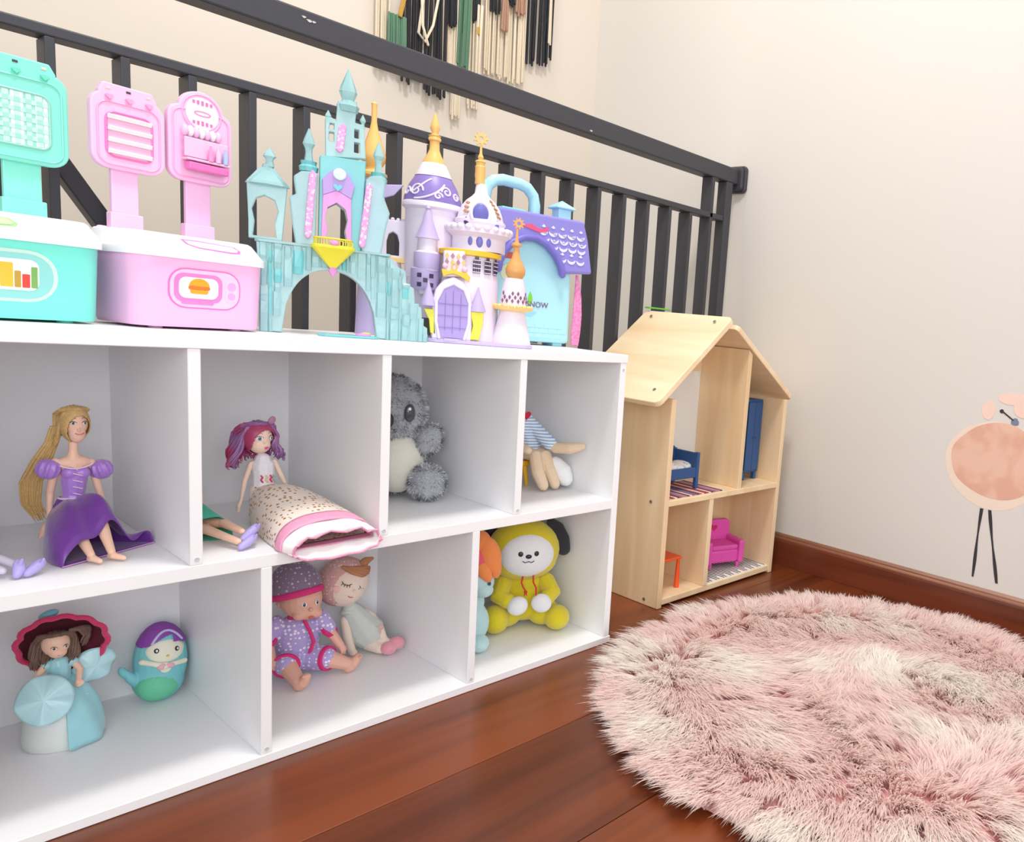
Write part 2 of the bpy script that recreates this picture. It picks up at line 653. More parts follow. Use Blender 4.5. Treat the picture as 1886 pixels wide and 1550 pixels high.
D_ = 0.2864
sbox('top_panel', -0.002, 0.870, -0.001, D_, 0.5274, ZT)
sbox('bottom_panel', -0.002, 0.8705, -0.001, D_, 0.0005, ZB)
sbox('side_panel', 0.0, 0.0135, 0, D_, ZB, 0.5274)
sbox('side_panel', 0.8545, 0.868, 0, D_, ZB, 0.5274)
sbox('middle_shelf', 0.0135, 0.8545, 0, D_ - 0.004, 0.2609, ZM)
sbox('back_panel', 0.0135, 0.8545, D_ - 0.004, D_ - 0.0005, ZB, 0.5274)
for k in (1, 2, 3):
    sbox('divider', k * U - 0.0062, k * U + 0.0062, 0, D_ - 0.004, ZM, 0.5274)
for k in (1, 2):
    sbox('divider', k * U * 4 / 3 - 0.0062, k * U * 4 / 3 + 0.0062, 0, D_ - 0.004, ZB, 0.2609)
for (x, z) in ((U, ZM + 0.007), (2 * U, ZM + 0.007), (3 * U, ZM + 0.007), (4 * U / 3, ZB + 0.007), (8 * U / 3, ZB + 0.007), (0.861, 0.515)):
    g = G()
    g.lathe([(0.0026, 0), (0.0026, 0.0007), (0.0012, 0.0007), (0.0010, 0.0004)], rot=(90, 0, 0), seg=14)
    o = g.build('cam_cap', capm, shelf, smooth=False)
    o.location = (x - SX, -SY, z)

# ------------------------------------------------------------------ macrame hanging on the back wall of the stairwell
mac = thing('macrame_hanging', 'large fringed macrame in cream, black and green hanging on the cream wall', 'wall hanging', (1.08, YW, 1.75))
cords = {'cream': M('cream_cotton_cord', (232, 217, 192), 0.9, 0.1, 200, 0.4, 900), 'black': M('black_cotton_cord', (44, 44, 50), 0.9, 0.2, 200, 0.4, 900),
         'green': M('green_cotton_cord', (96, 134, 108), 0.9, 0.12, 200, 0.4, 900), 'brown': M('dusty_brown_cord', (178, 138, 116), 0.9, 0.12, 200, 0.4, 900)}
gold = M('mustard_yarn', (190, 146, 62), 0.8, 0.1, 200)


def tass(x0, x1, z0, z1, col, n, name='tassel', fl=0.0, y=-0.018, r=0.0024, drift=0.0):
    """bundle of n cords hanging from z0 down to z1 between world x0 and x1"""
    g_ = G()
    for i in range(n):
        xa = x0 + (x1 - x0) * (i + 0.5) / n
        yy = y + random.uniform(-0.006, 0.006)
        xb = xa + drift + fl * ((i + 0.5) / n - 0.5) + random.uniform(-0.003, 0.003)
        zb = z1 + random.uniform(-0.008, 0.008)
        pts = [(xa - 1.08, yy, z0 - 1.75), ((xa * 0.6 + xb * 0.4) - 1.08 + random.uniform(-.002, .002), yy, z0 * 0.5 + z1 * 0.5 - 1.75), (xb - 1.08, yy, zb - 1.75)]
        g_.chain(pts, [r, r, r * 1.15], seg=6)
    o_ = g_.build(name, cords[col], mac)
    return o_
TOPM = 1.80
tass(0.872, 0.905, TOPM, 1.150, 'cream', 7)
tass(0.896, 0.938, 1.272, 1.165, 'green', 16, y=-0.026)
tass(0.936, 0.958, TOPM, 1.135, 'black', 5, y=-0.024, fl=0.010)
tass(0.962, 0.990, TOPM, 1.150, 'black', 6, y=-0.020, fl=0.012)
tass(0.950, 0.962, 1.36, 1.20, 'cream', 3, y=-0.014)
tass(1.000, 1.041, TOPM, 1.122, 'black', 13, y=-0.024, fl=0.02)
tass(0.985, 1.012, TOPM, 1.17, 'cream', 4, y=-0.012)
tass(1.040, 1.075, TOPM, 1.165, 'cream', 9, y=-0.012)
tass(1.049, 1.071, 1.46, 1.303, 'black', 9, y=-0.026)
tass(1.068, 1.094, TOPM, 1.085, 'cream', 7, y=-0.014)
tass(1.090, 1.121, TOPM, 1.215, 'green', 13, y=-0.022, drift=-0.012)
tass(1.121, 1.139, 1.50, 1.335, 'black', 6, y=-0.020)
tass(1.112, 1.150, TOPM, 1.125, 'cream', 7, y=-0.014)
tass(1.128, 1.141, 1.375, 1.20, 'cream', 4, y=-0.028)
tass(1.140, 1.285, TOPM, 1.225, 'cream', 31, y=-0.016)
tass(1.163, 1.194, 1.50, 1.378, 'black', 10, y=-0.030)
tass(1.198, 1.217, 1.50, 1.345, 'brown', 6, y=-0.030, r=0.003)
tass(1.216, 1.238, 1.52, 1.412, 'black', 7, y=-0.030)
tass(1.240, 1.270, 1.52, 1.400, 'brown', 8, y=-0.030, r=0.003)
tass(1.288, 1.304, TOPM, 1.290, 'black', 4, y=-0.020, fl=0.012)
tass(1.310, 1.350, TOPM, 1.300, 'black', 11, y=-0.022, fl=0.012)
tass(1.354, 1.366, TOPM, 1.320, 'black', 4, y=-0.020)
tass(1.350, 1.358, TOPM, 1.352, 'cream', 2, y=-0.028)
g = G()
g.chain([(0.992 - 1.08, -0.032, -0.34), (0.975 - 1.08, -0.034, -0.44), (0.968 - 1.08, -0.034, -0.50), (0.985 - 1.08, -0.034, -0.515), (1.005 - 1.08, -0.034, -0.47), (1.022 - 1.08, -0.032, -0.38), (1.04 - 1.08, -0.03, -0.25)], 0.0032, seg=8)
g.chain([(0.972 - 1.08, -0.036, -0.40), (0.976 - 1.08, -0.038, -0.48), (0.992 - 1.08, -0.036, -0.52)], 0.0032, seg=8)
g.build('cord_loop', cords['cream'], mac)
g = G()
g.box((0.928 - 1.08, -0.03, 1.295 - 1.75), (0.010, 0.006, 0.05), rot=(0, 12, 0))
g.box((1.133 - 1.08, -0.03, 1.312 - 1.75), (0.011, 0.010, 0.02))
g.build('yarn_wrap', gold, mac, bevel=0.002)
g = G()
g.chain([(0.80 - 1.08, -0.02, 0.06), (1.40 - 1.08, -0.02, 0.06)], 0.011, seg=14)
g.build('hanging_rod', wood('rod_wood', (150, 110, 72), (190, 150, 104), 'X', (4, 60, 60)), mac)


# ================================================================== play cases on the shelf
def play_case(loc, yaw, label, body_rgb, panel_rgb, rim_rgb, key, case):
    t = thing('toy_play_case', label, 'toy', loc, yaw, 'fold-open toy play cases on the shelf')
    mb = M(key + '_plastic', body_rgb, 0.32, 0.01, 20)
    mp_ = M(key + '_panel_plastic', panel_rgb, 0.35, 0.01, 20)
    mr = M(key + '_rim_print', rim_rgb, 0.35, 0.02, 20)
    wh = M('white_toy_plastic', (240, 240, 243), 0.3, 0.01, 20)
    s = 0.001

    def rr(w, d_, z, r, cy):
        return [(x, y, z) for x, y in rrect(0, cy, w, d_, r, 6)]
    g_ = G(s)
    g_.loft([rr(136, 96, 3, 20, 52), rr(143, 102, 3, 22, 52), rr(146, 105, 7, 24, 52), rr(151, 113, 88, 25, 52)])
    for sx in (-1, 1):
        for yy in (20, 84):
            g_.lathe([(7, 0), (7, 4)], (sx * 45, yy, 0), seg=14)
    g_.build('case_body', mb, t, angle=50)
    g_ = G(s)
    g_.loft([rr(153, 115, 84, 26, 52), rr(158, 119, 84, 27, 52), rr(158, 119, 92, 27, 52), rr(155, 116, 93.5, 26, 52), rr(147, 96, 110, 24, 60), rr(142, 90, 112, 22, 61), rr(128, 76, 112, 18, 61)])
    lid = g_.build('lid', wh, t, angle=35)

    # print lying on the sloping front of the lid: u along x, w up the slope
    def slope(u, w_, lift=0.5):
        a = w_ / 18.0
        return (u, -5.5 + a * 17.5 - 0.6 * lift, 93.5 + a * 16.5 + 0.6 * lift)

    def decal(poly, name, mat, lift):
        vs_ = [slope(p[0], p[1], lift) for p in poly]
        g2 = G(s)
        g2.loft([[slope(p[0], p[1], lift - 0.4) for p in poly], vs_], cap0=False)
        return g2.build(name, mat, lid, smooth=False)
    bx = 10 if case == 'oven' else -30
    ban = [(bx - 33, 15), (bx - 30, 9), (bx - 18, 5), (bx + 20, 3), (bx + 30, 4), (bx + 33, 8), (bx + 28, 13), (bx + 12, 14), (bx - 14, 15.5)]
    decal(ban, 'banner_rim', mr if case == 'oven' else M('green_print', (140, 196, 120), 0.4), 0.4)
    decal([(bx + (p[0] - bx) * 0.9, 9.3 + (p[1] - 9.3) * 0.7) for p in ban], 'banner', M(key + '_pale_print', (246, 214, 234) if case == 'oven' else (176, 216, 150), 0.4), 0.9)
    g_ = G(s)
    for px_ in ((-34, 40) if case == 'oven' else (42,)):
        pts = [(px_ + 24 * math.cos(a), 66 + 14 * math.sin(a), 112.2) for a in [2 * PI * i / 28 for i in range(29)]]
        g_.chain(pts, 1.5, seg=6, ends=False)
    g_.build('lid_ring', mr, lid)

    # front sticker: a rounded panel leaning with the front wall
    def fz(z):
        return -4 - 1.0 * (z - 40) * 0.09 if False else -(0.0 + (z - 7) * 0.085) - 0.2 + 3.0
    tilt = 5.0

    def front(poly, name, mat, depth, parent=t):
        g2 = G(s)
        g2.prism(poly, -depth, -depth + 0.5, rot=(2.8, 0, 0), off=(0, -0.3, 0))
        return g2.build(name, mat, parent, smooth=False)

    cx_ = -2 if case == 'oven' else -24
    if case == 'oven':
        outer = rrect(cx_, 50, 82, 48, 19)
        front(outer, 'oven_sticker_rim', M('hot_pink_print', (240, 120, 190), 0.4), 0.5)
        front(rrect(cx_, 50, 78.5, 44.5, 17.5), 'oven_sticker', mp_, 0.9)
        front(rrect(cx_ - 8, 51, 54, 34, 10), 'oven_frame', M('mid_pink_print', (246, 130, 196), 0.4), 1.3)
        front(rrect(cx_ - 8, 51, 44, 25, 8), 'oven_window', M('white_print', (246, 246, 244), 0.4), 1.7)
        front(rrect(cx_ - 9, 33.5, 36, 4.5, 1.5), 'oven_tray', M('mid_pink_print', (246, 130, 196), 0.4), 1.7)
        front(oval(cx_ - 8, 49, 18, 7), 'plate', M('grey_print', (224, 226, 226), 0.4), 2.1)
        bg = front([(p[0], max(p[1], 53)) for p in oval(cx_ - 8, 53, 11.5, 9.5)], 'bun', M('orange_print', (246, 164, 42), 0.4), 2.6)
        front(rrect(cx_ - 8, 51.2, 24, 4.5, 2), 'filling', M('red_brown_print', (226, 118, 48), 0.4), 2.6)
        front(rrect(cx_ - 8, 47.0, 20, 5.5, 2.5), 'bun', M('orange_print', (246, 164, 42), 0.4), 2.6)
        front(rrect(cx_ + 30, 50, 14, 27, 6.5), 'button_strip', M('pale_lilac_print', (240, 200, 232), 0.4), 1.3)
        front(oval(cx_ + 30, 56, 5.0, 5.0), 'knob', M('lilac_print', (222, 166, 222), 0.4), 1.8)
        front(oval(cx_ + 30, 44, 4.4, 4.4), 'knob', M('lilac_print', (222, 166, 222), 0.4), 1.8)
    else:
        front(rrect(cx_, 48, 112, 54, 25), 'sticker_rim', M('sage_print', (196, 226, 214), 0.4), 0.5)
        front(rrect(cx_, 48, 104, 47, 21), 'sticker', M('sea_print', (140, 208, 204), 0.4), 0.9)
        front(rrect(cx_ - 2, 49, 84, 32, 8), 'shelf_print', M('white_print', (246, 246, 244), 0.4), 1.3)
        bx0 = cx_ - 28
        books = [((222, 70, 60), 9, 12), ((240, 240, 238), 5, 9), ((236, 120, 60), 6, 20), ((150, 200, 60), 6, 23), ((236, 70, 60), 5, 26), ((246, 186, 60), 10, 25), ((190, 150, 60), 5, 17), ((222, 70, 60), 6, 14), ((120, 170, 90), 5, 22)]
        for i, (c_, w_, h_) in enumerate(books):
            front(rrect(bx0 + w_ / 2, 36 + h_ / 2, w_, h_, 0.6, 2), 'book_print', M('book_%d_print' % (i + 1), c_, 0.4), 1.8)
            bx0 += w_ + 1.2
    # two hinged panels standing on stems at the back of the lid
    for k, (sx, w_) in enumerate(((-36, 28), (46, 30)) if case == 'oven' else ((-50, 30), (40, 33))):
        g_ = G(s)
        g_.box((sx, 96, 150), (w_, 6, 80))
        g_.box((sx, 95, 122), (w_ + 6, 11, 20))
        g_.build('stem', mp_, t, smooth=False, bevel=0.0012)

    def panel(cx0, z0, z1, w_, kind):
        zc = (z0 + z1) / 2
        h_ = z1 - z0
        if kind == 'round':
            base = [(cx0 - w_ / 2 + p[0], p[1]) for p in ()]
            side = rrect(cx0, z0 + (h_ - 20) / 2, w_, h_ - 20, 15, 6)
            g_ = G(s)
            g_.prism(side, 86, 95)
            g_.prism(oval(cx0 + 1, z1 - 26, 27, 27, 36), 86.01, 94.99)
            pn = g_.build('panel', mp_, t, smooth=False, bevel=0.0016)
            g_ = G(s)
            outl = rrect(cx0, z0 + (h_ - 20) / 2, w_ - 10, h_ - 30, 11, 6)
            g_.chain([(x_, 85.8, z_) for x_, z_ in outl] + [(outl[0][0], 85.8, outl[0][1])], 1.1, seg=6)
            g_.chain([(cx0 + 1 + 23 * math.cos(a), 85.8, z1 - 26 + 23 * math.sin(a)) for a in [2 * PI * i / 30 for i in range(31)]], 1.1, seg=6, ends=False)
            g_.build('panel_rim', M(key + '_seam', (248, 176, 218), 0.4), pn)
            g_ = G(s)
            g_.prism(oval(cx0 + 1, z1 - 26, 19.5, 19.5, 30), 84.6, 86.2)
            g_.build('round_sign', M('sign_pale_pink', (250, 234, 240), 0.4), pn, smooth=False)
            g_ = G(s)
            for row, zz in ((0, z1 - 13), (1, z1 - 38)):
                for q in range(-2, 3):
                    g_.box((cx0 + 1 + q * 5.2, 84.3, zz), (2.6, 0.8, 5.5 - abs(q) * 0.9))
            g_.build('sign_stripe', mr, pn, smooth=False)
            g_ = G(s)
            g_.chain([(cx0 + 1 + 9.5 * math.cos(a), 84.3, z1 - 26 + 2.6 * math.sin(a)) for a in [2 * PI * i / 20 for i in range(21)]], 0.5, seg=5, ends=False)
            g_.build('sign_label', mr, pn)
            # awning above the shelf
            for q in range(7):
                xx = cx0 - 23 + q * 6.6
                g_ = G(s)
                g_.ell((xx + 2, 83.5, z0 + 62), (3.9, 5, 7))
                g_.build('awning_scallop', wh if q % 2 else mp_, pn)
            g_ = G(s)
            g_.box((cx0 + 2, 79, z0 + 27), (52, 14, 3))
            g_.box((cx0 + 2, 79, z0 + 42), (52, 3, 24))
            g_.build('counter', M(key + '_clear_pink', (248, 196, 226), 0.25, 0.02), pn, smooth=False, bevel=0.001)
            g_ = G(s)
            g_.box((cx0 + 2, 78, z0 + 19), (48, 12, 10))
            g_.build('shelf_edge', mr, pn, smooth=False, bevel=0.002)
            for q, c_ in enumerate(((246, 150, 200), (240, 190, 224), (170, 190, 240))):
                g_ = G(s)
                g_.lathe([(3, 0), (3, 13), (1.2, 16), (1.2, 19), (0.4, 19.5)], (cx0 + 4 + q * 9, 73, z0 + 28.5), seg=12)
                g_.build('bottle', M(key + '_bottle_%d' % (q + 1), c_, 0.25), pn)
        else:
            out = rrect(cx0, zc - 5, w_, h_ - 10, 17, 6)
            tab = [(cx0 - w_ * 0.39, z1 - 22), (cx0 + w_ * 0.39, z1 - 22), (cx0 + w_ * 0.39, z1 - 10), (cx0 + w_ * 0.33, z1), (cx0 - w_ * 0.33, z1), (cx0 - w_ * 0.39, z1 - 10)]
            g_ = G(s)
            g_.prism(out, 86, 95)
            g_.prism(tab, 86.01, 94.99)
            pn = g_.build('panel', mp_, t, smooth=False, bevel=0.0016)
            g_ = G(s)
            ri = rrect(cx0, zc - 8, w_ - 12, h_ - 26, 12, 6)
            g_.chain([(x_, 85.6, z_) for x_, z_ in ri] + [(ri[0][0], 85.6, ri[0][1])], 1.1, seg=6)
            g_.build('panel_rim', mp_ if case != 'oven' else M(key + '_seam', (248, 176, 218), 0.4), pn)
            for q in (-1, 0, 1):
                g_ = G(s)
                g_.prism(heart(cx0 + q * w_ * 0.27, z1 - 15.5, 3.6), 82.5, 86.2)
                g_.build('heart', M(key + '_heart', (247, 168, 214) if case == 'oven' else (112, 222, 196), 0.4), pn, smooth=False, bevel=0.0006)
                g_ = G(s)
                g_.box((cx0 + q * w_ * 0.27, 85.8, z1 - 6), (4.5, 0.8, 2.4))
                g_.build('slot', M('dark_slot', (70, 66, 70), 0.6) if q == 0 else M(key + '_slot', (240, 214, 200), 0.6), pn, smooth=False)
            g_ = G(s)
            wi = rrect(cx0, zc - 9, w_ * 0.62, h_ * 0.52, 9, 6)
            g_.chain([(x_, 85.4, z_) for x_, z_ in wi] + [(wi[0][0], 85.4, wi[0][1])], 1.4, seg=6)
            g_.build('window_rim', mr, pn)
            g_ = G(s)
            g_.prism(wi, 85.2, 86.2)
            g_.build('window_print', pattern('gingham_' + key, (236, 246, 242), (150, 222, 204), 'stripes', 45, 0.4, 0.5) if case != 'oven' else M('shutter_pink', (247, 190, 222), 0.4), pn, smooth=False)
            if case == 'oven':
                for q in range(4):
                    g_ = G(s)
                    zz = zc - 9 - h_ * 0.20 + q * h_ * 0.135
                    g_.box((cx0, 83.6, zz), (w_ * 0.60, 2.4, 5.2), rot=(18, 0, 0))
                    g_.build('shutter_slat', wh, pn, smooth=False, bevel=0.0006)
            else:
                ww, hh = w_ * 0.60, h_ * 0.50
                pitch = 9.6
                mats = (M('gingham_pale', (196, 234, 224), 0.5), M('gingham_mid', (160, 222, 208), 0.5))
                cells = G(s)
                cells2 = G(s)
                for a in range(-3, 4):
                    if abs(a * pitch) + pitch * .25 < ww / 2:
                        cells.box((cx0 + a * pitch, 84.9, zc - 9), (pitch * 0.5, 0.4, hh - 1))
                    if abs(a * pitch) + pitch * .25 < hh / 2:
                        cells.box((cx0, 84.88, zc - 9 + a * pitch), (ww - 1, 0.36, pitch * 0.5))
                        for b_ in range(-3, 4):
                            if abs(b_ * pitch) + pitch * .25 < ww / 2:
                                cells2.box((cx0 + b_ * pitch, 84.6, zc - 9 + a * pitch), (pitch * 0.5, 0.4, pitch * 0.5))
                cells.build('gingham_stripe', mats[0], pn, smooth=False)
                cells2.build('gingham_square', mats[1], pn, smooth=False)
    if case == 'oven':
        panel(-34, 182, 279, 76, 'square')
        panel(46, 185, 298, 76, 'round')
    else:
        panel(-57, 172, 285, 90, 'square')
        panel(35, 172, 284, 90, 'square')
    # hinge bar at the back of the lid
    g_ = G(s)
    g_.chain([(-60, 101, 112), (70, 101, 112)], 3.2, seg=10)
    g_.build('hinge', mp_, t)
    return t


play_case((0.264, 0.110, ZT), 12, 'pink and white toy play case with burger oven sticker on the shelf', (246, 186, 226), (249, 196, 234), (242, 120, 190), 'pink', 'oven')
play_case((0.0945, 0.100, ZT), 9, 'mint green toy play case with bookshelf sticker at the left end of the shelf', (122, 232, 214), (138, 234, 214), (150, 214, 196), 'mint', 'books')

# ================================================================== translucent ice castle
ice = M('translucent_aqua_plastic', (196, 240, 243), 0.22, 0.05, 30, 0.25, 90, trans=0.5, sss=0.0)
ice2 = M('deep_aqua_plastic', (140, 228, 232), 0.25, 0.05, 30, trans=0.35)
glit = pattern('pink_glitter_plastic', (238, 150, 208), (252, 220, 240), 'noise', 260, 0.44, 0.3)
lilac = M('lilac_plastic', (182, 150, 216), 0.35, 0.02)
pinkp = M('orchid_pink_plastic', (226, 152, 216), 0.35, 0.02)
yel = M('yellow_plastic', (226, 214, 50), 0.35, 0.03)
pale = M('pale_blue_plastic', (206, 230, 240), 0.3, 0.02)
C1 = thing('toy_ice_castle', 'translucent aqua toy ice castle with pink glitter strips and a yellow balcony', 'toy castle', (0.447, 0.112, ZT), -22)
K = 0.00098


def archz(x):
    """height of the arch opening at x (mm)"""
    if x < -92 or x > 27:
        return 0
    u = (x + 32.5) / 59.5
    return 93 * max(0, 1 - abs(u) ** 2.3) ** 0.5


def topz(x):
    if x <= 30:
        return 124
    pts = [(30, 124), (48, 119), (66, 98), (78, 71), (88, 48), (94, 25), (100, 2)]
    for (a, b), (c_, d_) in zip(pts[:-1], pts[1:]):
        if a <= x <= c_:
            return b + (d_ - b) * (x - a) / (c_ - a)
    return 2


cols = [-120, -112, -103, -92, -84, -74, -64, -52, -40, -28, -16, -4, 8, 18, 27, 36, 45, 54, 63, 71, 79, 87, 96]
# smooth arch wall with a jagged right flank
outer = [(-118, 1), (-118, 60), (-122, 122), (-60, 122), (30, 122), (46, 120), (50, 110), (64, 104), (66, 84), (76, 80), (78, 56), (87, 52), (89, 26), (96, 22), (97, 1), (28, 1)]
arch = [(x_, archz(x_) if 1 else 0) for x_ in np.linspace(27, -92, 26)]
g = G(K)
g.prism(outer + [(27, 1)] + [(a_, max(1, b_)) for a_, b_ in arch] + [(-92, 1)], 8, 40)
cl = g.build('cliff_arch', ice, C1, smooth=False, bevel=0.0014)
# rock facets standing out of the cliff: irregular crystal shards
fr = random.Random(11)
xs_ = -119
while xs_ < 96:
    w_ = fr.choice((5, 7, 9, 12, 15))
    x0, x1 = xs_, min(97, xs_ + w_)
    xs_ += w_ * fr.uniform(0.75, 1.0)
    xm = (x0 + x1) / 2
    base_z = 0.5 if (x1 <= -91 or x0 >= 26) else max(archz(x0), archz(x1), archz(xm)) + 3
    top_z = min(topz(x0), topz(x1), topz(xm)) - 1
    z_ = base_z
    while z_ < top_z - 6:
        h_ = min(fr.uniform(14, 46), top_z - z_)
        dep = fr.uniform(1.0, 5.0)
        sh = fr.uniform(-1.5, 1.5)
        hw = (x1 - x0) / 2
        rk = fr.uniform(0.2, 0.8)
        ring = lambda zz, k: [(xm - hw, 9, zz), (xm - hw * 0.6 + sh, 8 - dep * k, zz), (xm + hw * rk + sh, 8 - dep * 0.7 * k, zz), (xm + hw, 9, zz)]
        g = G(K)
        g.loft([ring(z_, fr.uniform(0.4, 1.0)), ring(z_ + h_ * fr.uniform(0.3, 0.7), 1.0), ring(z_ + h_, fr.uniform(0.2, 0.8))])
        g.build('crystal_facet', ice2 if fr.random() < 0.25 else ice, cl, smooth=False)
        z_ += h_ * fr.uniform(0.85, 1.0)
g = G(K)
g.prism(rrect(-40, 22, 168, 34, 6), 122, 126, plane='xy')
g.build('deck', ice, C1, smooth=False, bevel=0.001)


def spike(parent, x_, z0, z1, r, y=22, name='spire', mat=None):
    g_ = G(K)
    h_ = z1 - z0
    g_.lathe([(r * 0.75, 0), (r * 0.55, h_ * 0.30), (r * 0.62, h_ * 0.42), (r, h_ * 0.55), (r * 0.8, h_ * 0.68), (r * 0.1, h_)], (x_, y, z0), seg=8)
    return g_.build(name, mat or ice, parent, smooth=False)


# open gazebo at the left
gz = [(-131, 126), (-131, 150), (-133, 202), (-118, 222), (-100, 222), (-86, 200), (-92, 126)]
g = G(K)
g.prism(gz, 16, 30, holes=[[(-126, 130), (-124, 150), (-127, 166), (-122, 180), (-112, 185), (-101, 180), (-97, 166), (-101, 150), (-99, 130)]])
gzo = g.build('gazebo', ice, C1, smooth=False, bevel=0.0012)
g = G(K)
g.lathe([(26, 0), (24, 4), (8, 20), (6, 28)], (-109, 23, 199), seg=8)
g.build('gazebo_roof', ice, gzo, smooth=False)
spike(gzo, -107, 224, 249, 8)
# flanking turrets
for side, xs, tx, z1 in ((-1, [(-76, 124), (-80, 150), (-84, 188), (-76, 192), (-79, 216), (-70, 224), (-54, 226), (-50, 222), (-53, 124)], -61, 284),
                         (1, [(5, 124), (9, 226), (14, 232), (30, 236), (35, 228), (33, 205), (41, 184), (36, 160), (31, 124)], 26, 284)):
    g = G(K)
    g.prism(xs, 6, 34)
    tu = g.build('turret', ice, C1, smooth=False, bevel=0.002)
    g = G(K)
    g.lathe([(11, 0), (12, 6), (9, 9), (10, 14)], (tx, 20, 226), seg=10)
    g.build('turret_collar', ice2, tu, smooth=False)
    spike(tu, tx, 238, z1, 7.5, 20)
    xl = -60 if side < 0 else 9
    g = G(K)
    a = (xl + 3.5, 222) if side < 0 else (xl + 4, 217)
    b = (xl - 2, 138) if side < 0 else (xl - 4, 134)
    dx, dz = a[0] - b[0], a[1] - b[1]
    g.prism([(b[0] - 4, b[1]), (b[0], b[1] - 5), (b[0] + 4.5, b[1]), (a[0] + 4.5, a[1]), (a[0], a[1] + 5), (a[0] - 4, a[1])], -1, 7)
    g.build('glitter_strip', glit, tu, smooth=False, bevel=0.001)
# central keep with the arched doorway
keep = [(-49, 124), (-48, 248), (8, 250), (4, 124)]
door = [(-42, 128), (-38, 150), (-41, 166), (-38, 180), (-27, 188), (-16, 180), (-13, 166), (-16, 150), (-12, 128)]
g = G(K)
g.prism([(-49, 124), (4, 124), (9, 252), (-48, 250)], 8, 34, holes=[door])
kp = g.build('keep', ice2, C1, smooth=False, bevel=0.0012)
g = G(K)
g.prism([(-46, 126), (-44, 196), (-27, 205), (-9, 196), (-8, 126)], 4, 9, holes=[door])
g.build('door_frame', pinkp, kp, smooth=False, bevel=0.0006)
g = G(K)
g.prism([(-44, 196), (-45, 217), (-36, 229), (-24, 237), (-13, 229), (-5, 214), (-9, 196), (-27, 205)], 3.5, 8.5)
g.build('gable', lilac, kp, smooth=False, bevel=0.0006)
g = G(K)
g.lathe([(8.2, 0), (8.2, 3.2), (6.6, 4)], (-24, 4, 227), rot=(90, 0, 0), seg=20)
g.build('clock_disc', pale, kp, smooth=False)
g = G(K)
g.prism(heart(-26, 209, 5.6), 1.5, 5)
g.build('heart', M('turquoise_gem', (110, 190, 212), 0.25), kp, smooth=False, bevel=0.0006)
# upper tower: open lattice, glitter strip and pointed crystal
g = G(K)
g.prism([(-41, 250), (-42, 302), (-34, 304), (-29, 300), (-27, 328), (-3, 332), (-5, 303), (3, 302), (6, 306), (9, 256)], 14, 28,
        holes=[[(-37, 272), (-37, 284), (-31, 284), (-31, 272)], [(-37, 288), (-36, 296), (-31, 296), (-31, 288)], [(-6, 262), (-6, 276), (1, 276), (1, 262)], [(-6, 282), (-6, 294), (0, 294), (0, 282)]])
ut = g.build('upper_tower', ice, C1, smooth=False, bevel=0.001)
g = G(K)
g.prism([(-29, 262), (-24, 258), (-19, 262), (-16, 294), (-20, 299), (-25, 294)], 11, 15)
g.build('glitter_strip', glit, ut, smooth=False, bevel=0.001)
g = G(K)
g.lathe([(12, 0), (14.5, 8), (9, 14), (7.5, 16), (11.5, 27), (10, 33), (0.6, 58)], (-14, 21, 316), seg=8)
g.build('crystal_spire', ice, ut, smooth=False)
spike(ut, -38, 296, 314, 4)
spike(ut, 5, 298, 317, 4)
# yellow balcony like a cut gem
g = G(K)
g.loft([[(x_, y_, z_) for x_, y_ in rrect(-31, 0, w_, d_, min(w_, d_) * 0.3, 3)] for w_, d_, z_ in ((9, 7, 97), (46, 26, 119), (54, 30, 124), (54, 30, 127), (48, 26, 128))])
bal = g.build('balcony', yel, C1, smooth=False)
g = G(K)
for i in range(19):
    a = PI + PI * i / 18
    g.chain([(-31 + 23 * math.cos(a), 2 + 13 * math.sin(a), 127), (-31 + 23 * math.cos(a), 2 + 13 * math.sin(a), 136)], 0.8, seg=5)
g.chain([(-31 + 23 * math.cos(PI + PI * i / 18), 2 + 13 * math.sin(PI + PI * i / 18), 137) for i in range(19)], 1.4, seg=6)
for q in range(3):
    g.chain([(-22 + q * 6 + 3.4 * math.cos(a), -9.5 + q * 2.5, 131.5 + 3.4 * math.sin(a)) for a in [2 * PI * i / 14 for i in range(15)]], 0.7, seg=5, ends=False)
g.build('balcony_railing', yel, bal)
g = G(K)
g.ell((-30, -12, 131), (5.5, 3, 4))
g.build('balcony_jewel', pinkp, bal)
g = G(K)
g.lathe([(0.6, 0), (6, 8), (4, 14)], (-31, 0, 84), seg=8)
g.build('balcony_pendant', pinkp, bal, smooth=False)
# little pool in front of the arch
g = G(K)
g.prism([(-50, -8), (-40, -14), (-10, -13), (22, -10), (30, -2), (24, 6), (-10, 4), (-42, 4)], 0.2, 4, plane='xy')
po = g.build('pool', ice2, C1, smooth=False, bevel=0.0012)
g = G(K)
g.ell((8, -7, 5), (10, 4, 3))
g.build('lily_pad', M('lily_pink', (230, 140, 206), 0.4), po)
g = G(K)
g.ell((12, -3, 7), (7, 4, 2.5))
g.build('lily_leaf', M('lily_green', (176, 214, 80), 0.4), po)

